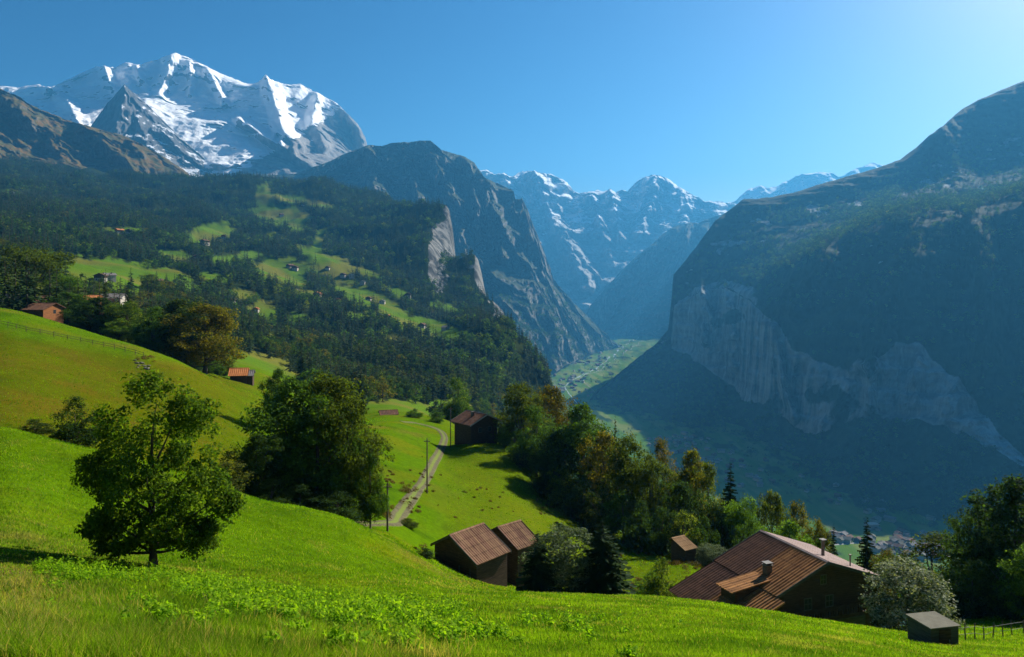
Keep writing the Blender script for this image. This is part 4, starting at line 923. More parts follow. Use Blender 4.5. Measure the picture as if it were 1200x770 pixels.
def gable_house(name, label, cat, N, r, L, wR, wL, hR, hL, wall_h, mat_wall, mat_R, mat_L, over=.6, eave=.6, th=.14, pitch=.32, group=None, split_L=None, rake=None, low=None):
    """N: world point of the near ridge end; r: unit ridge bearing (xy). Local axes: y along r, x to the right of r."""
    r = np.array(r, float); r /= np.linalg.norm(r); rz = math.atan2(-r[0], r[1])
    e = bpy.data.objects.new(name, None); col.objects.link(e)
    px_ = np.array([r[1], -r[0]])
    def wpt(lx, ly): return N[0]+px_[0]*lx+r[0]*ly, N[1]+px_[1]*lx+r[1]*ly
    gz = [float(ground_z(*wpt(a, b))) for a in (-wL+eave, wR-eave) for b in (over, L-over)]
    zb = min(gz)-.4
    e.location = (N[0], N[1], zb); e.rotation_euler = (0, 0, rz); tag(e, label, cat, group)
    Hr = N[2]-zb
    ml, mr = hL/wL, hR/wR
    w = MB()
    w.prism([(-wL+eave, 0), (wR-eave, 0), (wR-eave, Hr-(wR-eave)*mr-th), (0, Hr-th), (-wL+eave, Hr-(wL-eave)*ml-th)], over, L-over)
    wo_ = w.build('wall', [mat_wall], e)
    roof = MB()
    ribbed_slab(roof, (0, 0, Hr), (0, L, Hr), (wR, L, Hr-hR), (wR, 0, Hr-hR), th, pitch, mi=0)
    if not split_L: ribbed_slab(roof, (-.003, 0, Hr), (-.003, L, Hr), (-wL, L, Hr-hL), (-wL, 0, Hr-hL), th, pitch, mi=1)
    else: split_L(roof, Hr, ml)
    ro = roof.build('roof', [mat_R, mat_L, roof_plum], e)
    rc = MB(); rc.quadbox([(-.18, -.03, Hr-.18*ml+.03), (0, -.03, Hr+.03), (0, L+.03, Hr+.03), (-.18, L+.03, Hr-.18*ml+.03), (-.18, -.03, Hr-.18*ml+.07), (0, -.03, Hr+.09), (0, L+.03, Hr+.09), (-.18, L+.03, Hr-.18*ml+.07)])
    rc.quadbox([(.002, -.03, Hr+.03), (.18, -.03, Hr-.18*mr+.03), (.18, L+.03, Hr-.18*mr+.03), (.002, L+.03, Hr+.03), (.002, -.03, Hr+.09), (.18, -.03, Hr-.18*mr+.07), (.18, L+.03, Hr-.18*mr+.07), (.002, L+.03, Hr+.09)])
    rc.build('ridge_cap', [mat_R], ro)
    if rake:
        b = MB()
        for (xe, he) in ((wR, hR), (-wL if not low else -low, hL if not low else ml*low)):
            for y0, y1 in ((-.09, -.03), (L+.03, L+.09)):
                x0 = .0 if xe > 0 else -.0
                b.quadbox([(x0, y0, Hr-.25), (xe, y0, Hr-he-.25), (xe, y1, Hr-he-.25), (x0, y1, Hr-.25), (x0, y0, Hr+.05), (xe, y0, Hr-he+.05), (xe, y1, Hr-he+.05), (x0, y1, Hr+.05)])
        b.build('bargeboard', [rake], ro)
    return e, ro, Hr, zb

# the two hay barns side by side
dN = 75.0; s_ = dN/58.0
Nb = at(526.7, 627, dN)
barn, broof, Hb, zb = gable_house('hay_barn', 'dark timber hay barn with faded red-brown ribbed roof, the nearer of two', 'barn', Nb, (.64, .77), 4.05*s_, 3.02*s_, 2.12*s_, 1.7*s_, 1.17*s_, 3, wood_dark, roof_barn, roof_barn, .25, .3, .12, .3, rake=wood_grey)
d = MB(); d.box(-.9, .5, .25, .32, 1.2, 3.0); dd = d.build('door', [wood_grey], barn)
hd_ = MB(); hd_.box(.3, .36, .18, .25, 2.0, 2.2); hd_.build('handle', [metal], dd)
for x_ in (-1.9, 1.1, 2.6):
    b = MB(); b.box(x_, x_+.16, .17, .25, .4, 3.4); b.build('corner_post', [wood_grey], barn)
N2 = at(579.7, 620.5, dN+5.5); N2 = N2+np.array([0, 0, 0])
gable_house('hay_barn', 'smaller hay barn with plain brown roof tucked behind the first barn', 'barn', at(583, 617.5, 81.5), (.72, .69), 3.6, 3.3, 2.4, 1.75, 1.3, 3, wood_dark, roof_barn, roof_barn, .25, .3, .12, .3, rake=wood_dark)

# the big chalet
dN = 68.0
Nh = at(970.7, 658.5, dN); Lh = .144*dN; wRh = .098*dN; hRh = .0333*dN; wLh = .1654*dN; hLh = .0703*dN
step = .086*dN; ext = 1.15
def split_left(mb, Hr, ml):
    # rusty sheets on the near part, brown sheets beyond; the lower part steps out past the gable
    def q(x0, x1, y0a, y1a, mi, lift=0.0, y0b=None, y1b=None):
        y0b = y0a if y0b is None else y0b; y1b = y1a if y1b is None else y1b
        ribbed_slab(mb, (x0, y0a, Hr+x0*ml+lift), (x0, y1a, Hr+x0*ml+lift), (x1, y1b, Hr+x1*ml+lift), (x1, y0b, Hr+x1*ml+lift), .14, .36, .035, mi)
    q(-.003, -step, 0, 4.9, 1); q(-.003, -step, 4.91, Lh, 2, .004)
    q(-step-.01, -wLh, -ext, 4.9, 1, -.07); q(-step-.01, -wLh, 4.91, Lh, 2, -.066)
chal, cro, Hc, zc = gable_house('chalet', 'big old chalet with very wide rusty and brown sheet roof on the slope', 'chalet', Nh, (-.32, .947), Lh, wRh, wLh, hRh, hLh, 5, wood_dark, roof_pink, roof_rust, .9, .7, .16, .36, split_L=split_left, rake=wood_grey, low=step)
mlh = hLh/wLh
# lean-to dormer on the rusty side, chimney, pipes
dr = MB(); x0, x1, y0, y1 = -8.6, -5.2, 2.2, 4.7
zt = Hc-5.2*mlh+.1
dr.prism([(x0, Hc+x0*mlh-.1), (x1, Hc+x1*mlh-.1), (x1, zt), (x0, zt-.55)], y0+.15, y1-.15)
dro = dr.build('dormer', [wood_dark], cro)
dl = MB(); ribbed_slab(dl, (x1+.5, y0, zt+.15), (x1+.5, y1, zt+.15), (x0-.5, y1, zt-.5), (x0-.5, y0, zt-.5), .08, .36, .03, 0); dl.build('dormer_roof', [roof_rust], dro)
ch = MB(); cx_, cyy = -4.1, 3.5; zz = Hc+cx_*mlh
ch.box(cx_-.33, cx_+.33, cyy-.3, cyy+.3, zz-.6, zz+.7); cho = ch.build('chimney', [stone], cro)
cc = MB(); cc.box(cx_-.4, cx_+.4, cyy-.36, cyy+.36, zz+.702, zz+.78)
for a_ in (-.32, .2):
    cc.box(cx_+a_, cx_+a_+.12, cyy-.25, cyy+.25, zz+.782, zz+.95)
cc.box(cx_-.42, cx_+.42, cyy-.38, cyy+.38, zz+.952, zz+1.0); cc.build('chimney_cap', [metal], cho)
for (x_, y_, h_, r_, nm, mt) in ((2.6, 3.6, 1.5, .16, 'chimney', stone), (3.9, 1.4, 1.0, .07, 'vent_pipe', metal)):
    z_ = Hc-x_*hRh/wRh
    tv, tq = tubes([(np.array([[x_, y_, z_-.3], [x_, y_, z_+h_]]), np.array([r_, r_]))], 10)
    po = link(nm, mesh_np(nm, tv, tq, [mt], True), cro)
    c2 = MB(); c2.box(x_-r_*1.7, x_+r_*1.7, y_-r_*1.7, y_+r_*1.7, z_+h_+.05, z_+h_+.12); c2.box(x_-r_*.7, x_+r_*.7, y_-r_*.7, y_+r_*.7, z_+h_-.02, z_+h_+.048); c2.build('cap', [metal], po)
for x_ in (-1.6, .9): add_window(chal, x_, .9, Hc-4.6, .8, 1.0, 'y-', wood_dark)
for x_ in (.2,): add_window(chal, x_, .9, Hc-2.4, .6, .8, 'y-')
b = MB(); b.box(-4.4, 4.6, -.1, .88, Hc-5.3, Hc-5.15); bal = b.build('balcony', [wood_dark], chal)
b = MB(); b.box(-4.4, 4.6, -.1, -.04, Hc-4.35, Hc-4.25)
for k in range(31): b.box(-4.4+k*.295, -4.4+k*.295+.12, -.095, -.045, Hc-5.149, Hc-4.351)
b.build('railing', [wood_dark], bal)
b = MB(); b.box(-5.4, 5.2, .82, .88, 0, Hc-6.0); b.build('stone_base', [wood_grey], chal)

# grey shed at the lower right
gs = gp(1093, 38.5); e = bpy.data.objects.new('shed', None); col.objects.link(e); e.location = gs-Vector((0, 0, .3)); e.rotation_euler = (0, 0, .22)
tag(e, 'small grey board shed with flat pale lid beside the white-flecked shrub', 'shed')
b = MB(); b.box(-.85, .85, -.8, .8, 0, 1.5); b.build('wall', [wood_grey], e)
b = MB(); b.quadbox([(-.93,-.88,1.503),(.93,-.88,1.503),(.93,.88,1.503),(-.93,.88,1.503),(-.93,-.88,1.56),(.93,-.88,1.54),(.93,.88,1.56),(-.93,.88,1.58)]); b.build('roof', [sheet_grey], e)
b = MB(); b.box(-.35, .35, -.84, -.802, .1, 1.4); dd = b.build('door', [wood_dark], e); b = MB(); b.box(.22, .27, -.88, -.842, .7, .85); b.build('handle', [metal], dd)

# chalet by the track
dN = 172.0; Np = at(571, 485.5, dN)
tch, tro, Ht, zt_ = gable_house('chalet', 'dark timber chalet at the top of the track, plum-coloured roof with one pale edge', 'chalet', Np, (-.62, .78), 8.4, 4.4, 5.0, 1.9, 2.2, 4, wood_dark, roof_grey, roof_plum, .8, .8, .16, .5, rake=plaster)
for x_ in (-1.5, 1.3): add_window(tch, x_, .8, Ht-4.2, .8, 1.0, 'y-')
ch = MB(); ch.box(-1.9, -1.3, 3.5, 4.1, Ht-1.5, Ht+.3); ch.build('chimney', [stone], tro)
# tin-roofed hut in the shade of the tree row
dN = 106.0
gable_house('hut', 'tiny hut with tan tin roof in front of the dark trees', 'hut', at(787, 630.5, dN), (.85, .5), 2.5, 2.8, .5, 1.0, .25, 2, wood_dark, roof_tan, roof_tan, .2, .2, .08, .3)
# chalets along the crest at the left edge
c1 = gable_house('chalet', 'brown-roofed chalet on the left crest with sunlit orange timber wall, lower of the pair', 'chalet', at(66, 355, 226), (-.98, .2), 8.6, 4.2, 5.0, 1.7, 2.1, 3, wood_warm, roof_plum, roof_plum, .6, .7, .15, .5)
c2 = gable_house('chalet', 'brown-roofed chalet on the left crest, standing just above the lower one', 'chalet', at(56, 346.5, 246), (-.98, .2), 8.8, 4.2, 5.0, 1.6, 2.1, 3, wood_dark, roof_plum, roof_plum, .6, .7, .15, .5)
c3 = gable_house('chalet', 'pale plastered house at the far left behind the crest', 'chalet', at(17, 343, 238), (-.9, .4), 8, 4.2, 4.2, 1.8, 1.8, 3, plaster, roof_grey, roof_grey, .6, .6, .15, .5)
for c in (c1, c2, c3):
    for y_ in (2.2, 4.6): add_window(c[0], 4.2-.7 if c is not c3 else 3.6, y_, c[2]-3.8, .8, 1.0, 'x+')
    add_window(c[0], 0, .6, c[2]-3.2, .8, 1.0, 'y-')
c4 = gable_house('chalet', 'small chalet with bright orange tile roof at the foot of the left meadow', 'chalet', at(269, 431.5, 212), (.97, .25), 5.4, 3.8, 3.0, 1.9, 1.4, 3, wood_dark, roof_orange, roof_orange, .5, .5, .14, .5)
c5 = gable_house('shed', 'grey-roofed shed adjoining the orange-roofed chalet', 'shed', at(281, 434, 213), (.97, .25), 4.2, 3.2, 2.4, 1.4, 1.0, 3, wood_dark, roof_grey, roof_grey, .4, .4, .14, .5)
c6 = gable_house('shed', 'low brown shed on the rim of the middle meadow, right of the grove', 'shed', at(444, 481, 232), (.95, .3), 6, 2.8, 2.6, 1.1, 1.0, 2, wood_dark, roof_plum, roof_plum, .4, .4, .14, .5)
c7 = gable_house('chalet', 'house with terracotta roof half hidden behind the crest trees', 'chalet', at(98, 346, 262), (.9, .4), 6, 3.8, 3.4, 1.6, 1.6, 3, wood_warm, roof_orange, roof_orange, .5, .6, .14, .5)
c8 = gable_house('chalet', 'grey-roofed house half hidden behind the crest trees', 'chalet', at(118, 344, 275), (.97, .2), 8.6, 4.6, 4.4, 1.8, 1.8, 3, plaster, roof_grey, roof_grey, .5, .6, .14, .5)

# scattered chalets: one model, then copies
def small_chalet(name, label, group, wallm, wall_up, roofm, sx=9, sy=10, h=5.2):
    e = bpy.data.objects.new(name, None); col.objects.link(e); tag(e, label, 'chalet', group)
    b = MB(); b.box(-sx/2, sx/2, -sy/2, sy/2, -2.5, 2.5); b.build('stone_base', [wallm], e)
    b = MB(); b.prism([(-sx/2-.04, 2.502), (sx/2+.04, 2.502), (sx/2+.04, h-.3), (0, h+sx*.22-.3), (-sx/2-.04, h-.3)], -sy/2-.04, sy/2+.04); b.build('wall', [wall_up], e)
    b = MB()
    for s in (-1, 1):
        ribbed_slab(b, (s*.002, -sy/2-1, h+sx*.22+.05), (s*.002, sy/2+1, h+sx*.22+.05), (s*(sx/2+1.1), sy/2+1, h-.5), (s*(sx/2+1.1), -sy/2-1, h-.5), .16, 1.0, .02)
    ro = b.build('roof', [roofm], e)
    b = MB(); b.box(sx*.18, sx*.18+.7, sy*.1, sy*.1+.7, h, h+sx*.22+.9); b.build('chimney', [stone], ro)
    for x_ in (-sx*.25, sx*.25):
        for z_ in (.8, 3.2): add_window(e, x_, -sy/2-.04, z_, 1.0, 1.1, 'y-')
    return e
def copy_tree(o, parent=None):
    c = o.copy(); col.objects.link(c)
    if parent is not None: c.parent = parent
    for ch in list(o.children): copy_tree(ch, c)
    return c
kinds = [small_chalet('chalet', 'small brown-roofed chalet in a clearing of the hillside wood', 'chalets in the hillside clearings', plaster, wood_dark, roof_plum),
         small_chalet('chalet', 'small chalet with grey roof in a clearing of the hillside wood', 'grey-roofed chalets in the hillside clearings', plaster, plaster, roof_grey),
         small_chalet('chalet', 'small chalet with orange roof in a clearing of the hillside wood', 'orange-roofed chalets in the hillside clearings', plaster, wood_warm, roof_orange, 8, 9, 5)]
spots = [(0,118,326),(1,128,325),(0,186,331),(0,105,272),(0,118,270),(2,140,270),(0,152,271),(1,6,227),(1,14,225),(0,340,311),(0,346,313),(2,372,345),(2,300,362),(1,292,330),(0,384,312),(0,432,349),(1,448,353),(0,478,345),
         (2,452,372),(0,402,321),(1,412,322),(0,495,381),(1,522,384),(0,355,238),(0,330,250),(2,262,276),(0,240,283),(1,425,330),(0,230,300),(0,210,345),(1,345,342),(0,270,352),(2,395,352),(0,505,366),(1,535,372)]
first = [True]*3
for k, px, py in spots:
    d = ghit(px, py+3, 235)
    if not d: continue
    o = kinds[k] if first[k] else copy_tree(kinds[k]); first[k] = False
    o.location = gp(px, d); o.rotation_euler = (0, 0, random.uniform(-.9, .9)); s = random.uniform(.85, 1.2)*(1.25 if d > 1200 else 1.0); o.scale = (s, s, s)
# the villages on the valley floor
vk = []
for nm, lab, gr, wm, rm in (('house', 'tiny pale house with grey roof on the valley floor', 'grey-roofed valley houses', plaster, roof_grey), ('house', 'tiny valley floor house with brown roof', 'brown-roofed valley houses', wood_dark, roof_plum), ('house', 'tiny valley floor house with whitish sunlit roof', 'whitish-roofed valley houses', plaster, sheet_grey)):
    b = MB(); b.box(-5.5, 5.5, -6.5, 6.5, -3, 6, 0); b.prism([(-6.5, 5.7), (6.5, 5.7), (6.5, 6.02), (0, 9.2), (-6.5, 6.02)], -7.3, 7.3, 1)
    o = b.build(nm, [wm, rm]); tag(o, lab, 'house', gr); vk.append(o)
vfirst = [True]*3
vr = np.random.default_rng(17); nh = 0
clus = [(668,444,22,8,34),(690,425,26,6,38),(652,456,10,6,14),(722,407,18,4,22),(745,399,10,2,8),(800,521,32,10,40),(835,538,34,14,24),(1052,640,34,11,44),(1095,642,20,8,14),(985,632,10,8,12),(900,560,60,24,18),(1000,585,60,20,16),(1040,612,20,8,5),(690,462,14,6,6)]
for cx_, cy2, rx, ry, n in clus:
    for _ in range(n):
        px, py = vr.normal(cx_, rx*.55), vr.normal(cy2, ry*.6)
        d = 550*F/max(py-HY, 20)
        for _i in range(6): d = -(zfloor(d))*F/(py-HY)
        if not 1380 < d < 7600: continue
        x = (px-CX)/F*d; z = float(ground_z(x, d))
        if abs(z-zfloor(d)) > 60: continue
        k = int(vr.choice([0, 1, 2], p=[.4, .25, .35]))
        o = vk[k] if vfirst[k] else vk[k].copy()
        if not vfirst[k]: col.objects.link(o)
        vfirst[k] = False; s = vr.uniform(.8, 1.5)*(1.15 if d > 3000 else 1.0)
        o.location = (x, d, z); o.rotation_euler = (0, 0, vr.uniform(0, 3.14)); o.scale = (s, s*vr.uniform(.8, 1.4), s); nh += 1
print('VALLEY HOUSES', nh)
b = MB(); b.box(-12, 12, -8, 8, -6, 11, 0); b.prism([(-14, 11.01), (14, 11.01), (14, 11.7), (-14, 13)], -10, 10, 1)
g = gp(1022, 1745)
o = b.build('house', [plaster, plaster], None, g, .2); tag(o, 'house with flat whitish roof above the tip of the spruce by the big chalet', 'house')

# ---------------------------------------------------------------- track, valley road, river
def ribbon(name, pts, w, mat, label, lift=.04, ncross=5, steps=200, flat=False, rut=0.0):
    pts = np.array(pts, float); n = len(pts); t = np.linspace(0, n-1, steps)
    P_ = pchip(np.arange(n), pts.T, t).T
    tan = np.gradient(P_, axis=0); tan /= np.linalg.norm(tan, axis=1)[:, None]; nn = np.stack([-tan[:, 1], tan[:, 0]], -1)
    u = np.linspace(-.5, .5, ncross)
    ww = w*(1+.12*perlin(t*.7, 0.3)+.07*perlin(t*2.1, 5.))
    XY = P_[:, None]+nn[:, None]*u[None, :, None]*ww[:, None, None]
    Z_ = ground_z(XY[..., 0], XY[..., 1])+lift-np.where(np.abs(u)[None] > .48, lift*2.2, 0)
    V_ = np.concatenate([XY, Z_[..., None]], -1)
    uu = np.broadcast_to(u[None, :], Z_.shape)
    o = link(name, mesh_np(name, V_.reshape(-1, 3), grid_faces(steps, ncross), [mat], True, attrs={'across': ('POINT', 'FLOAT', uu.astype(np.float32).copy())}))
    tag(o, label, None, None, 'structure'); return o
tm = NT('gravel_track'); au = tm.n('ShaderNodeAttribute', attribute_name='across').outputs['Fac']; p = tm.pos()
nn_ = tm.noise(p, 1.2, 6, .7); ab = tm.math('ABSOLUTE', au)
grav = tm.mix(tm.ramp(nn_, .3, .7), (.07, .065, .032), (.135, .12, .065))
cen = tm.ramp(tm.math('ADD', ab, tm.math('MULTIPLY', tm.math('SUBTRACT', nn_, .5), .25)), .08, .17)
edge = tm.ramp(tm.math('ADD', ab, tm.math('MULTIPLY', tm.math('SUBTRACT', nn_, .5), .35)), .36, .46)
cc_ = tm.mix(cen, (.13, .17, .03), grav); cc_ = tm.mix(edge, cc_, (.12, .16, .02))
track_m = tm.done(tm.pbsdf(cc_, .95, tm.bump(nn_, .5, .08), .1))
tp = []
for px, py in ((462,612),(470,600),(481,585),(492,570),(503,552),(511,537),(517,525),(521,514),(517,506),(505,500),(488,496),(470,494)):
    d = ghit(px, py, 70 if py > 505 else 150)
    if d: tp.append(((px-CX)/F*d, d))
d0 = tp[0]; tp = [(d0[0]-2.5, d0[1]-9)]+tp
print('TRACK', [(round(a), round(b)) for a, b in tp])
ribbon('path', tp, 2.3, track_m, 'rutted gravel farm track climbing the green meadow', .09, 9, 260)
def floor_pts(l):
    out = []
    for px, py in l:
        d = 3000.
        for _i in range(12): d = -(zfloor(d))*F/(py-HY)
        out.append(((px-CX)/F*d, d))
    return out
rv = NT('river_water'); river_m = rv.done(rv.pbsdf(rv.mix(rv.ramp(rv.noise(rv.pos(), .05, 4), .4, .6), (.55, .60, .58), (.28, .36, .36)), .25, None, .5))
road_m = flat_mat('valley_road', (.30, .30, .29), .9, .2, .05, .2)
rvr = ribbon('river', floor_pts([(676,472),(668,462),(662,454),(668,447),(690,436),(708,425),(722,414),(732,406),(742,399),(748,396)]), 13, river_m, 'pale glacial river winding along the sunlit valley floor', 1.2, 3, 300)
ribbon('road', floor_pts([(700,462),(690,452),(680,444),(700,434),(722,421),(738,410),(748,403),(753,398)]), 6, road_m, 'thin valley road between hay meadows', 1.6, 3, 300)
ribbon('road', floor_pts([(960,640),(1010,636),(1050,641),(1085,650),(1120,652)]), 14, road_m, 'pale road through the shaded village at the lower right', 1.6, 3, 200)

# ---------------------------------------------------------------- fences, posts, stones
post_m = flat_mat('fence_wood', (.16, .13, .10), .9, .2, 6, .5)
def post_mesh(h, r=.05, seed=1):
    rg = np.random.default_rng(seed); t = np.linspace(-.3, h, 5)
    tv, tq = tubes([(np.stack([rg.normal(0, .01, 5), rg.normal(0, .01, 5), t], -1), r*np.array([1.1, 1, 1, .95, .8]))], 7)
    n = len(tv); tv = np.concatenate([tv, [[0, 0, h+.01]]]); T_ = [(n-7+i, n-7+(i+1) % 7, n) for i in range(7)]
    return mesh_np('post', tv, tq, [post_m], True, T=T_)
def fence(name, label, pts, h, step, rails=2, rad=.05, wire=False):
    e = bpy.data.objects.new(name, None); col.objects.link(e); pts = np.array(pts, float)
    e.location = (pts[0][0], pts[0][1], float(ground_z(*pts[0]))); tag(e, label, 'fence')
    seg = np.hypot(*np.diff(pts, axis=0).T); s = np.concatenate([[0], np.cumsum(seg)]); k = np.arange(0, s[-1], step)
    x = np.interp(k, s, pts[:, 0]); y = np.interp(k, s, pts[:, 1]); z = ground_z(x, y); pm = [post_mesh(h*random.uniform(.9, 1.15), rad, i) for i in range(4)]
    for i in range(min(len(k), 95)):
        o = link('post', pm[i % 4], e, (x[i]-e.location.x, y[i]-e.location.y, z[i]-e.location.z)); o.rotation_euler = (random.uniform(-.07, .07), random.uniform(-.07, .07), 0)
    for rr_ in range(rails):
        hh = h*(.85-.42*rr_); P_ = np.stack([x-e.location.x, y-e.location.y, z+hh-e.location.z], -1); P_[:, 2] += np.random.default_rng(rr_).normal(0, .03, len(x))
        tv, tq = tubes([(P_, np.full(len(P_), rad*.75 if not wire else .012))], 5); link('wire' if wire else 'rail', mesh_np('rail', tv, tq, [post_m if not wire else metal], True), e)
    return e
fp = []
for px, py in ((-60,372),(0,381),(27,388),(50,392),(75,397),(100,402),(130,408),(158,415),(172,420)):
    d = ghit(px, py, 80, 189)
    if d: fp.append(((px-CX)/F*d, d))
if len(fp) > 2: fence('fence', 'old wooden rail fence crossing the left meadow below the crest', fp, 1.15, 2.6, 2, .07)
f2 = [gp(p, d)[:2] for p, d in ((1119,41),(1138,44),(1160,48),(1185,52),(1215,56))]
fence('fence', 'low wire fence with thin posts running right from the grey shed', f2, .95, 2.6, 2, .04, True)
f3 = [gp(p, d)[:2] for p, d in ((1112,56),(1140,52),(1165,49),(1200,45),(1230,42))]
for px, d, h, lab in ((500.5, 112, 8.5, 'slim wooden utility pole beside the bend of the track'), (528, 172, 9.5, 'slim wooden utility pole left of the dark chalet'), (553, 88, 2.2, 'thin dark post standing behind the near barn'), (454, 78, 5.2, 'short pole at the foot of the track beside the grove')):
    g = gp(px, d); e = bpy.data.objects.new('pole', None); col.objects.link(e); e.location = g; tag(e, lab, 'pole')
    t = np.linspace(-.5, h, 4); tv, tq = tubes([(np.stack([t*0, t*0, t], -1), np.array([.13, .12, .11, .09])*(.9 if h > 3 else .5))], 8); link('shaft', mesh_np('shaft', tv, tq, [post_m], True), e)
    if h > 3: b = MB(); b.box(-.5, .5, -.06, .06, h-.5, h-.38); b.build('crossarm', [post_m], e)
# stones and brush by the old wall end
sm_ = flat_mat('field_stone', (.20, .19, .15), .9, .1, 3, .5)
sr = np.random.default_rng(4)
def stone_mesh(seed):
    rg = np.random.default_rng(seed); import bmesh
    bm = bmesh.new(); bmesh.ops.create_icosphere(bm, subdivisions=3, radius=1)
    for v in bm.verts:
        c = v.co; f = 1+.28*float(perlin(c.x*1.1+seed, c.y*1.1, c.z*1.1))+.1*float(perlin(c.x*3, c.y*3+seed, c.z*3)); v.co = Vector((c.x*f*1.2, c.y*f, c.z*f*.65))
    me = bpy.data.meshes.new('boulder'); bm.to_mesh(me); bm.free(); me.materials.append(sm_); return me
sms = [stone_mesh(i) for i in range(3)]
for i, (px, d, s) in enumerate(((160,156,.6),(163,154,.45),(166,157,.7),(169,155,.5),(172,153,.9),(158,158,.4),(161,152,.35),(174,156,.5))):
    o = link('boulder', sms[i % 3], None, gp(px, d, .1)); o.scale = (s*.8, s*.6, s*.6); o.rotation_euler = (0, 0, i*1.3)
    tag(o, 'rough grey field stone in the pile at the end of the rail fence', 'boulder', 'stones piled at the end of the rail fence')
# ---------------------------------------------------------------- grass, tall weeds
gm = NT('grass_blades'); t_ = gm.n('ShaderNodeAttribute', attribute_name='tint').outputs['Fac']; dr_ = gm.n('ShaderNodeAttribute', attribute_name='dry').outputs['Fac']
c = gm.mix(t_, (.06, .155, .004), (.20, .35, .008)); c = gm.mix(dr_, c, (.40, .33, .10))
dfs = gm.n('ShaderNodeBsdfPrincipled', ins={'Base Color': c, 'Roughness': .8, 'Specular IOR Level': .02}); trn = gm.n('ShaderNodeBsdfTranslucent', ins={'Color': gm.mix(1.0, c, (1.3, 1.3, .5, 1), 'MULTIPLY')})
grass_m = gm.done(gm.n('ShaderNodeMixShader', ins={0: .55, 1: dfs.outputs[0], 2: trn.outputs[0]}).outputs[0])
def blades(n, d0, d1, p0, p1, hfun, seed, pw=1.0, wmin=.006, keep=None):
    r = np.random.default_rng(seed)
    u = r.random(n); d = (d0**(1-pw)+(d1**(1-pw)-d0**(1-pw))*u)**(1/(1-pw)) if pw != 1 else np.exp(np.log(d0)+u*math.log(d1/d0))
    px = r.uniform(p0, p1, n); x = (px-CX)/F*d; z = ground_z(x, d); py = HY-F*z/d
    h = hfun(px, py, x, d)*r.uniform(.55, 1.35, n)
    ok = h > .015
    if keep is not None: ok &= keep(px, py, d)
    x, d, z, h, px, py = [a[ok] for a in (x, d, z, h, px, py)]; n = len(x)
    wd = np.maximum(wmin, .75*d/F)*r.uniform(.7, 1.4, n); a = r.uniform(0, 6.283, n); ca, sa = np.cos(a), np.sin(a)
    la = r.uniform(0, 6.283, n); ln = h*r.uniform(.1, .75, n)
    B = np.stack([x, d, z-.02], -1); W_ = np.stack([ca, sa, 0*a], -1)*(wd*.5)[:, None]
    Ld = np.stack([np.cos(la)*ln, np.sin(la)*ln, 0*a], -1)
    M = B+Ld*.3+np.array([0, 0, 1])*(h*.62)[:, None]; T_ = B+Ld+np.array([0, 0, 1])*h[:, None]
    V = np.stack([B-W_, B+W_, M+W_*.75, M-W_*.75, T_], 1).reshape(-1, 3); o = np.arange(n)*5
    Q = np.stack([o, o+1, o+2, o+3], -1); T3 = np.stack([o+3, o+2, o+4], -1)
    n1_ = fbm(x, d, lam=5, octs=3, seed=51); n2_ = fbm(x, d, lam=1.3, octs=2, seed=52)
    tint = np.clip(.45+.8*n1_+.5*n2_+r.normal(0, .16, n), 0, 1)
    brown = np.exp(-((px-25)/60)**2-((py-705)/48)**2)
    edge = np.exp(-((py-(682+.04*(px-500)))/6)**2)*sstep(380, 520, px)*sstep(780, 640, px)
    dry = np.clip(.12*r.random(n)*(d < 60)+.75*(r.random(n) < .04*(d < 60)+.55*brown+.3*edge+.10*sstep(730, 765, py)*sstep(560, 420, px))+.45*sstep(.25, .8, fbm(x, d, lam=3.0, octs=2, seed=55)), 0, 1)
    return V, Q, T3, tint, dry
def hgrass(px, py, x, d):
    rough = sstep(672, 690, py+14*perlin(px*.02, 1.7))*sstep(640, 430, px-0*py+(py-760)*1.2)
    n = fbm(x, d, lam=1.1, octs=2, seed=60)
    return .09+.04*n+rough*(.12+.10*n)+.06*sstep(.2, .6, fbm(x, d, lam=.6, octs=1, seed=61))
parts_ = [blades(330000, 5.5, 30, -60, 1260, hgrass, 1, 1.0), blades(150000, 30, 66, -60, 1260, lambda px, py, x, d: .12+.05*perlin(x*.5, d*.5)+0*px, 2, 1.0),
          blades(110000, 66, 215, -40, 1260, lambda px, py, x, d: .15+.07*perlin(x*.2, d*.2)+0*px, 3, 1.0, keep=lambda px, py, d: (np.abs(px-490) > 34)|(d < 76))]
st_ = blades(3200, 6, 20, -60, 560, lambda px, py, x, d: .34+.1*perlin(x, d)+0*px, 7, 1.0, wmin=.004, keep=lambda px, py, d: perlin(px*.012, d*.25, 4.)+.3*perlin(px*.05, d) > -.05)
parts_.append((st_[0], st_[1], st_[2], st_[3], np.clip(st_[4]+.85, 0, 1)))
o_ = 0; Vs, Qs, Ts, ti, dy_ = [], [], [], [], []
for V_, Q_, T_, a_, b_ in parts_:
    Vs.append(V_); Qs.append(Q_+o_); Ts.append(T_+o_); ti.append(a_); dy_.append(b_); o_ += len(V_)
ti = np.concatenate(ti); dy_ = np.concatenate(dy_)
me = mesh_np('grass', np.concatenate(Vs), np.concatenate(Qs), [grass_m], False, T=np.concatenate(Ts),
             attrs={'tint': ('FACE', 'FLOAT', np.concatenate([ti, ti]).astype(np.float32)), 'dry': ('FACE', 'FLOAT', np.concatenate([dy_, dy_]).astype(np.float32))})
tag(link('grass', me), 'long bright green grass blades covering the slope', None, None, 'stuff')
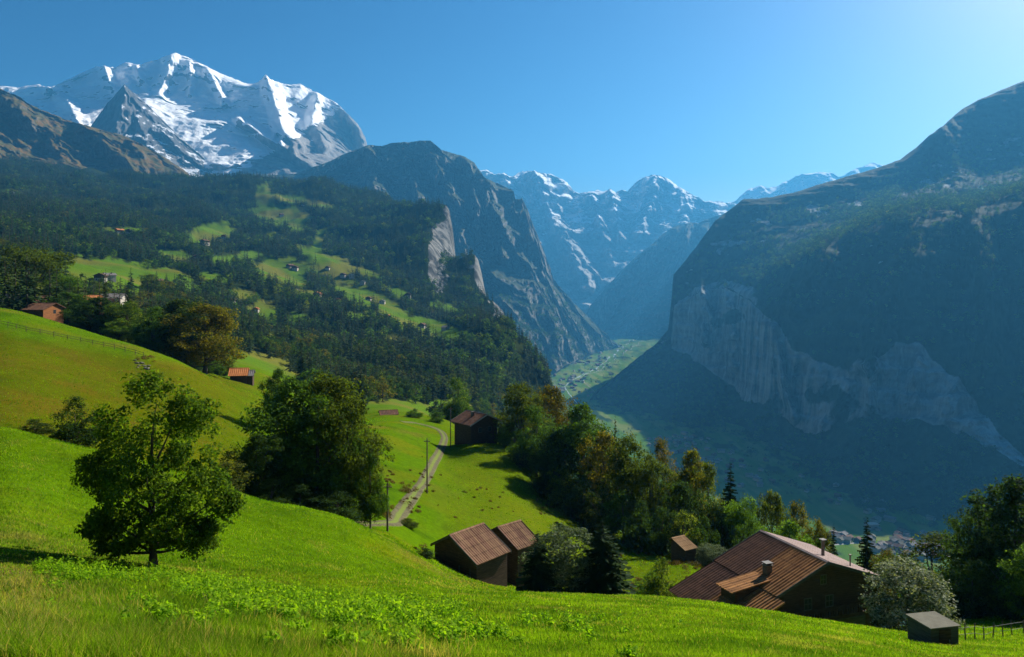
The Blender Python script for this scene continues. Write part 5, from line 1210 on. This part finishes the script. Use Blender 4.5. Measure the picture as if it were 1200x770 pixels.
# nettles and other leafy weeds in a loose band over the near slope
r = np.random.default_rng(8); n = 17000
d = np.exp(r.uniform(math.log(8.5), math.log(30), n)); px = r.uniform(-20, 800, n); x = (px-CX)/F*d; z = ground_z(x, d); py = HY-F*z/d
band = np.maximum.reduce([np.exp(-((py-(676+(px-150)*.045))/8)**2)*(px < 330)*(px > 40), np.exp(-((py-(700+(px-250)*.13))/(13+.05*(px-250)))**2)*(px > 200)*sstep(600, 480, px), .5*np.exp(-((px-270)/60)**2-((py-722)/12)**2), .35*np.exp(-((px-640)/90)**2-((py-742)/10)**2)])
msk = band*1.15+.7*fbm(x, d, lam=1.3, octs=3, seed=71) > .5
msk |= (fbm(x, d, lam=.8, octs=2, seed=72) > .93)&(py > 690)
x, d, z, py, px = [a[msk] for a in (x, d, z, py, px)]; n = len(x)
hp = np.clip(.30+.4*fbm(x, d, lam=1.1, octs=3, seed=73)+r.normal(0, .06, n), .10, .6)
C, up, tt = [], [], []
K = 12
for k in range(K):
    f = ((k+.5)/K)**.55*r.uniform(.85, 1.1, n); a = r.uniform(0, 6.28, n); R = .05+.07*(1-f)
    C.append(np.stack([x+np.cos(a)*R+r.normal(0, .03, n), d+np.sin(a)*R+r.normal(0, .03, n), z+hp*f], -1)); up.append(np.stack([np.cos(a)*.5, np.sin(a)*.5, 1.1+0*a], -1)); tt.append(np.clip(.35+f*.6+r.normal(0, .15, n), 0, 1))
C = np.concatenate(C); up = np.concatenate(up); tt = np.concatenate(tt)
Lf = np.maximum(.09, 2.8*C[:, 1]/F)*r.uniform(.8, 1.5, len(C))
V_, Q_ = cards(C, Lf, Lf*.55, up, r)
wm_ = leaf_mat('nettle_leaves', (.08, .20, .008), (.20, .40, .012), (.28, .44, .02), .25, .55)
tag(link('undergrowth', crown_mesh('undergrowth', V_, Q_, tt, wm_)), 'leafy nettles and weeds growing in a band across the near slope', None, None, 'stuff')
print('WEEDS', n)
# rows of vegetables on the garden plot at the right
veg = leaf_mat('garden_leaves', (.025, .06, .01), (.06, .13, .02), (.10, .16, .03), .2, .35)
vm = broadleaf(900, 30, 30, .12, [(0, 0, .5, .5, .45)], 0, .22, False)
vmesh = crown_mesh('cabbage', vm[0], vm[1], vm[2], veg)
for row in range(5):
    for k in range(22):
        px_, d_ = 1098+k*6.2+row*1.5, 67.5+row*1.75-.035*k*1.2
        if px_ > 1225: continue
        o = link('garden_plant', vmesh, None, gp(px_, d_, -.05), random.uniform(0, 6)); s = random.uniform(.55, .95); o.scale = (s*1.1, s*1.1, s)
        tag(o, 'leafy vegetable plant in a garden row above the grey shed', 'plant', 'vegetable plants in the garden rows')

# rough tufts, ferns and dwarf brush on the middle meadow
r = np.random.default_rng(31); Cs, ups, tts = [], [], []
for cx_, cy2, sx_, sy_, nn2, R in ((680,600,24,9,46,.5),(640,592,16,7,20,.4),(478,580,10,16,22,.5),(500,560,20,22,14,.35),(560,590,34,18,16,.3),(820,660,36,9,40,.6),(760,690,30,8,30,.6),(490,650,8,7,22,.6),(870,640,12,8,12,.5),(450,600,6,6,12,.5),(455,560,8,14,10,.4),(620,640,16,5,12,.4),(170,420,10,3,14,.5),(745,640,30,14,26,.5),(100,505,60,5,14,.3)):
    for _ in range(nn2):
        px_, py_ = r.normal(cx_, sx_*.6), r.normal(cy2, sy_*.6); d_ = ghit(px_, py_, 72)
        if not d_ or d_ > 330: continue
        g_ = gp(px_, d_); k = int(r.integers(50, 110)); rad = R*r.uniform(.4, 1.4)
        q = r.normal(size=(k, 3)); q /= np.linalg.norm(q, axis=1)[:, None]; q *= (r.random(k)**.4)[:, None]*rad; q[:, 2] = np.abs(q[:, 2])*.9
        Cs.append(np.array(g_)+q); ups.append(q/rad+np.array([0, 0, .6])); tts.append(np.clip(r.normal(r.uniform(.2, .9), .15, k), 0, 1))
Cs, ups, tts = np.concatenate(Cs), np.concatenate(ups), np.concatenate(tts)
V_, Q_ = cards(Cs, r.uniform(.12, .26, len(Cs)), r.uniform(.07, .14, len(Cs)), ups, r)
tag(link('undergrowth', crown_mesh('undergrowth', V_, Q_, tts, leaf_mat('ferns', (.04, .055, .01), (.11, .14, .02), (.17, .11, .03), .5, .3))), 'low ferns and brush scattered over the middle meadow', None, None, 'stuff')
# ---------------------------------------------------------------- haze
def box_mesh(name, a, b, mats=()):
    (x0, y0, z0), (x1, y1, z1) = a, b
    V = [(x0,y0,z0),(x1,y0,z0),(x1,y1,z0),(x0,y1,z0),(x0,y0,z1),(x1,y0,z1),(x1,y1,z1),(x0,y1,z1)]
    Q = [(0,3,2,1),(4,5,6,7),(0,1,5,4),(1,2,6,5),(2,3,7,6),(3,0,4,7)]
    return mesh_np(name, V, Q, mats, False)
bpy.context.view_layer.update()
lo = np.array([1e9]*3); hi = -lo
for o in scene.objects:
    if o.type == 'MESH' and o.get('kind') == 'structure':
        bb = np.array([o.matrix_world @ Vector(c) for c in o.bound_box]); lo = np.minimum(lo, bb.min(0)); hi = np.maximum(hi, bb.max(0))
hm = bpy.data.materials.new('blue_air'); hm.use_nodes = True; ht = hm.node_tree; ht.nodes.clear()
pv = ht.nodes.new('ShaderNodeVolumePrincipled'); mo = ht.nodes.new('ShaderNodeOutputMaterial')
pv.inputs['Color'].default_value = (.09, .45, .93, 1); pv.inputs['Density'].default_value = HAZE; pv.inputs['Anisotropy'].default_value = .25
ht.links.new(pv.outputs[0], mo.inputs['Volume'])
hz = link('haze', box_mesh('haze', (lo[0]-60, -60, lo[2]-1), (hi[0]+60, hi[1]+60, hi[2]+20), [hm]))
tag(hz, 'pale blue haze filling the valley and softening the far peaks', None, None, 'stuff')
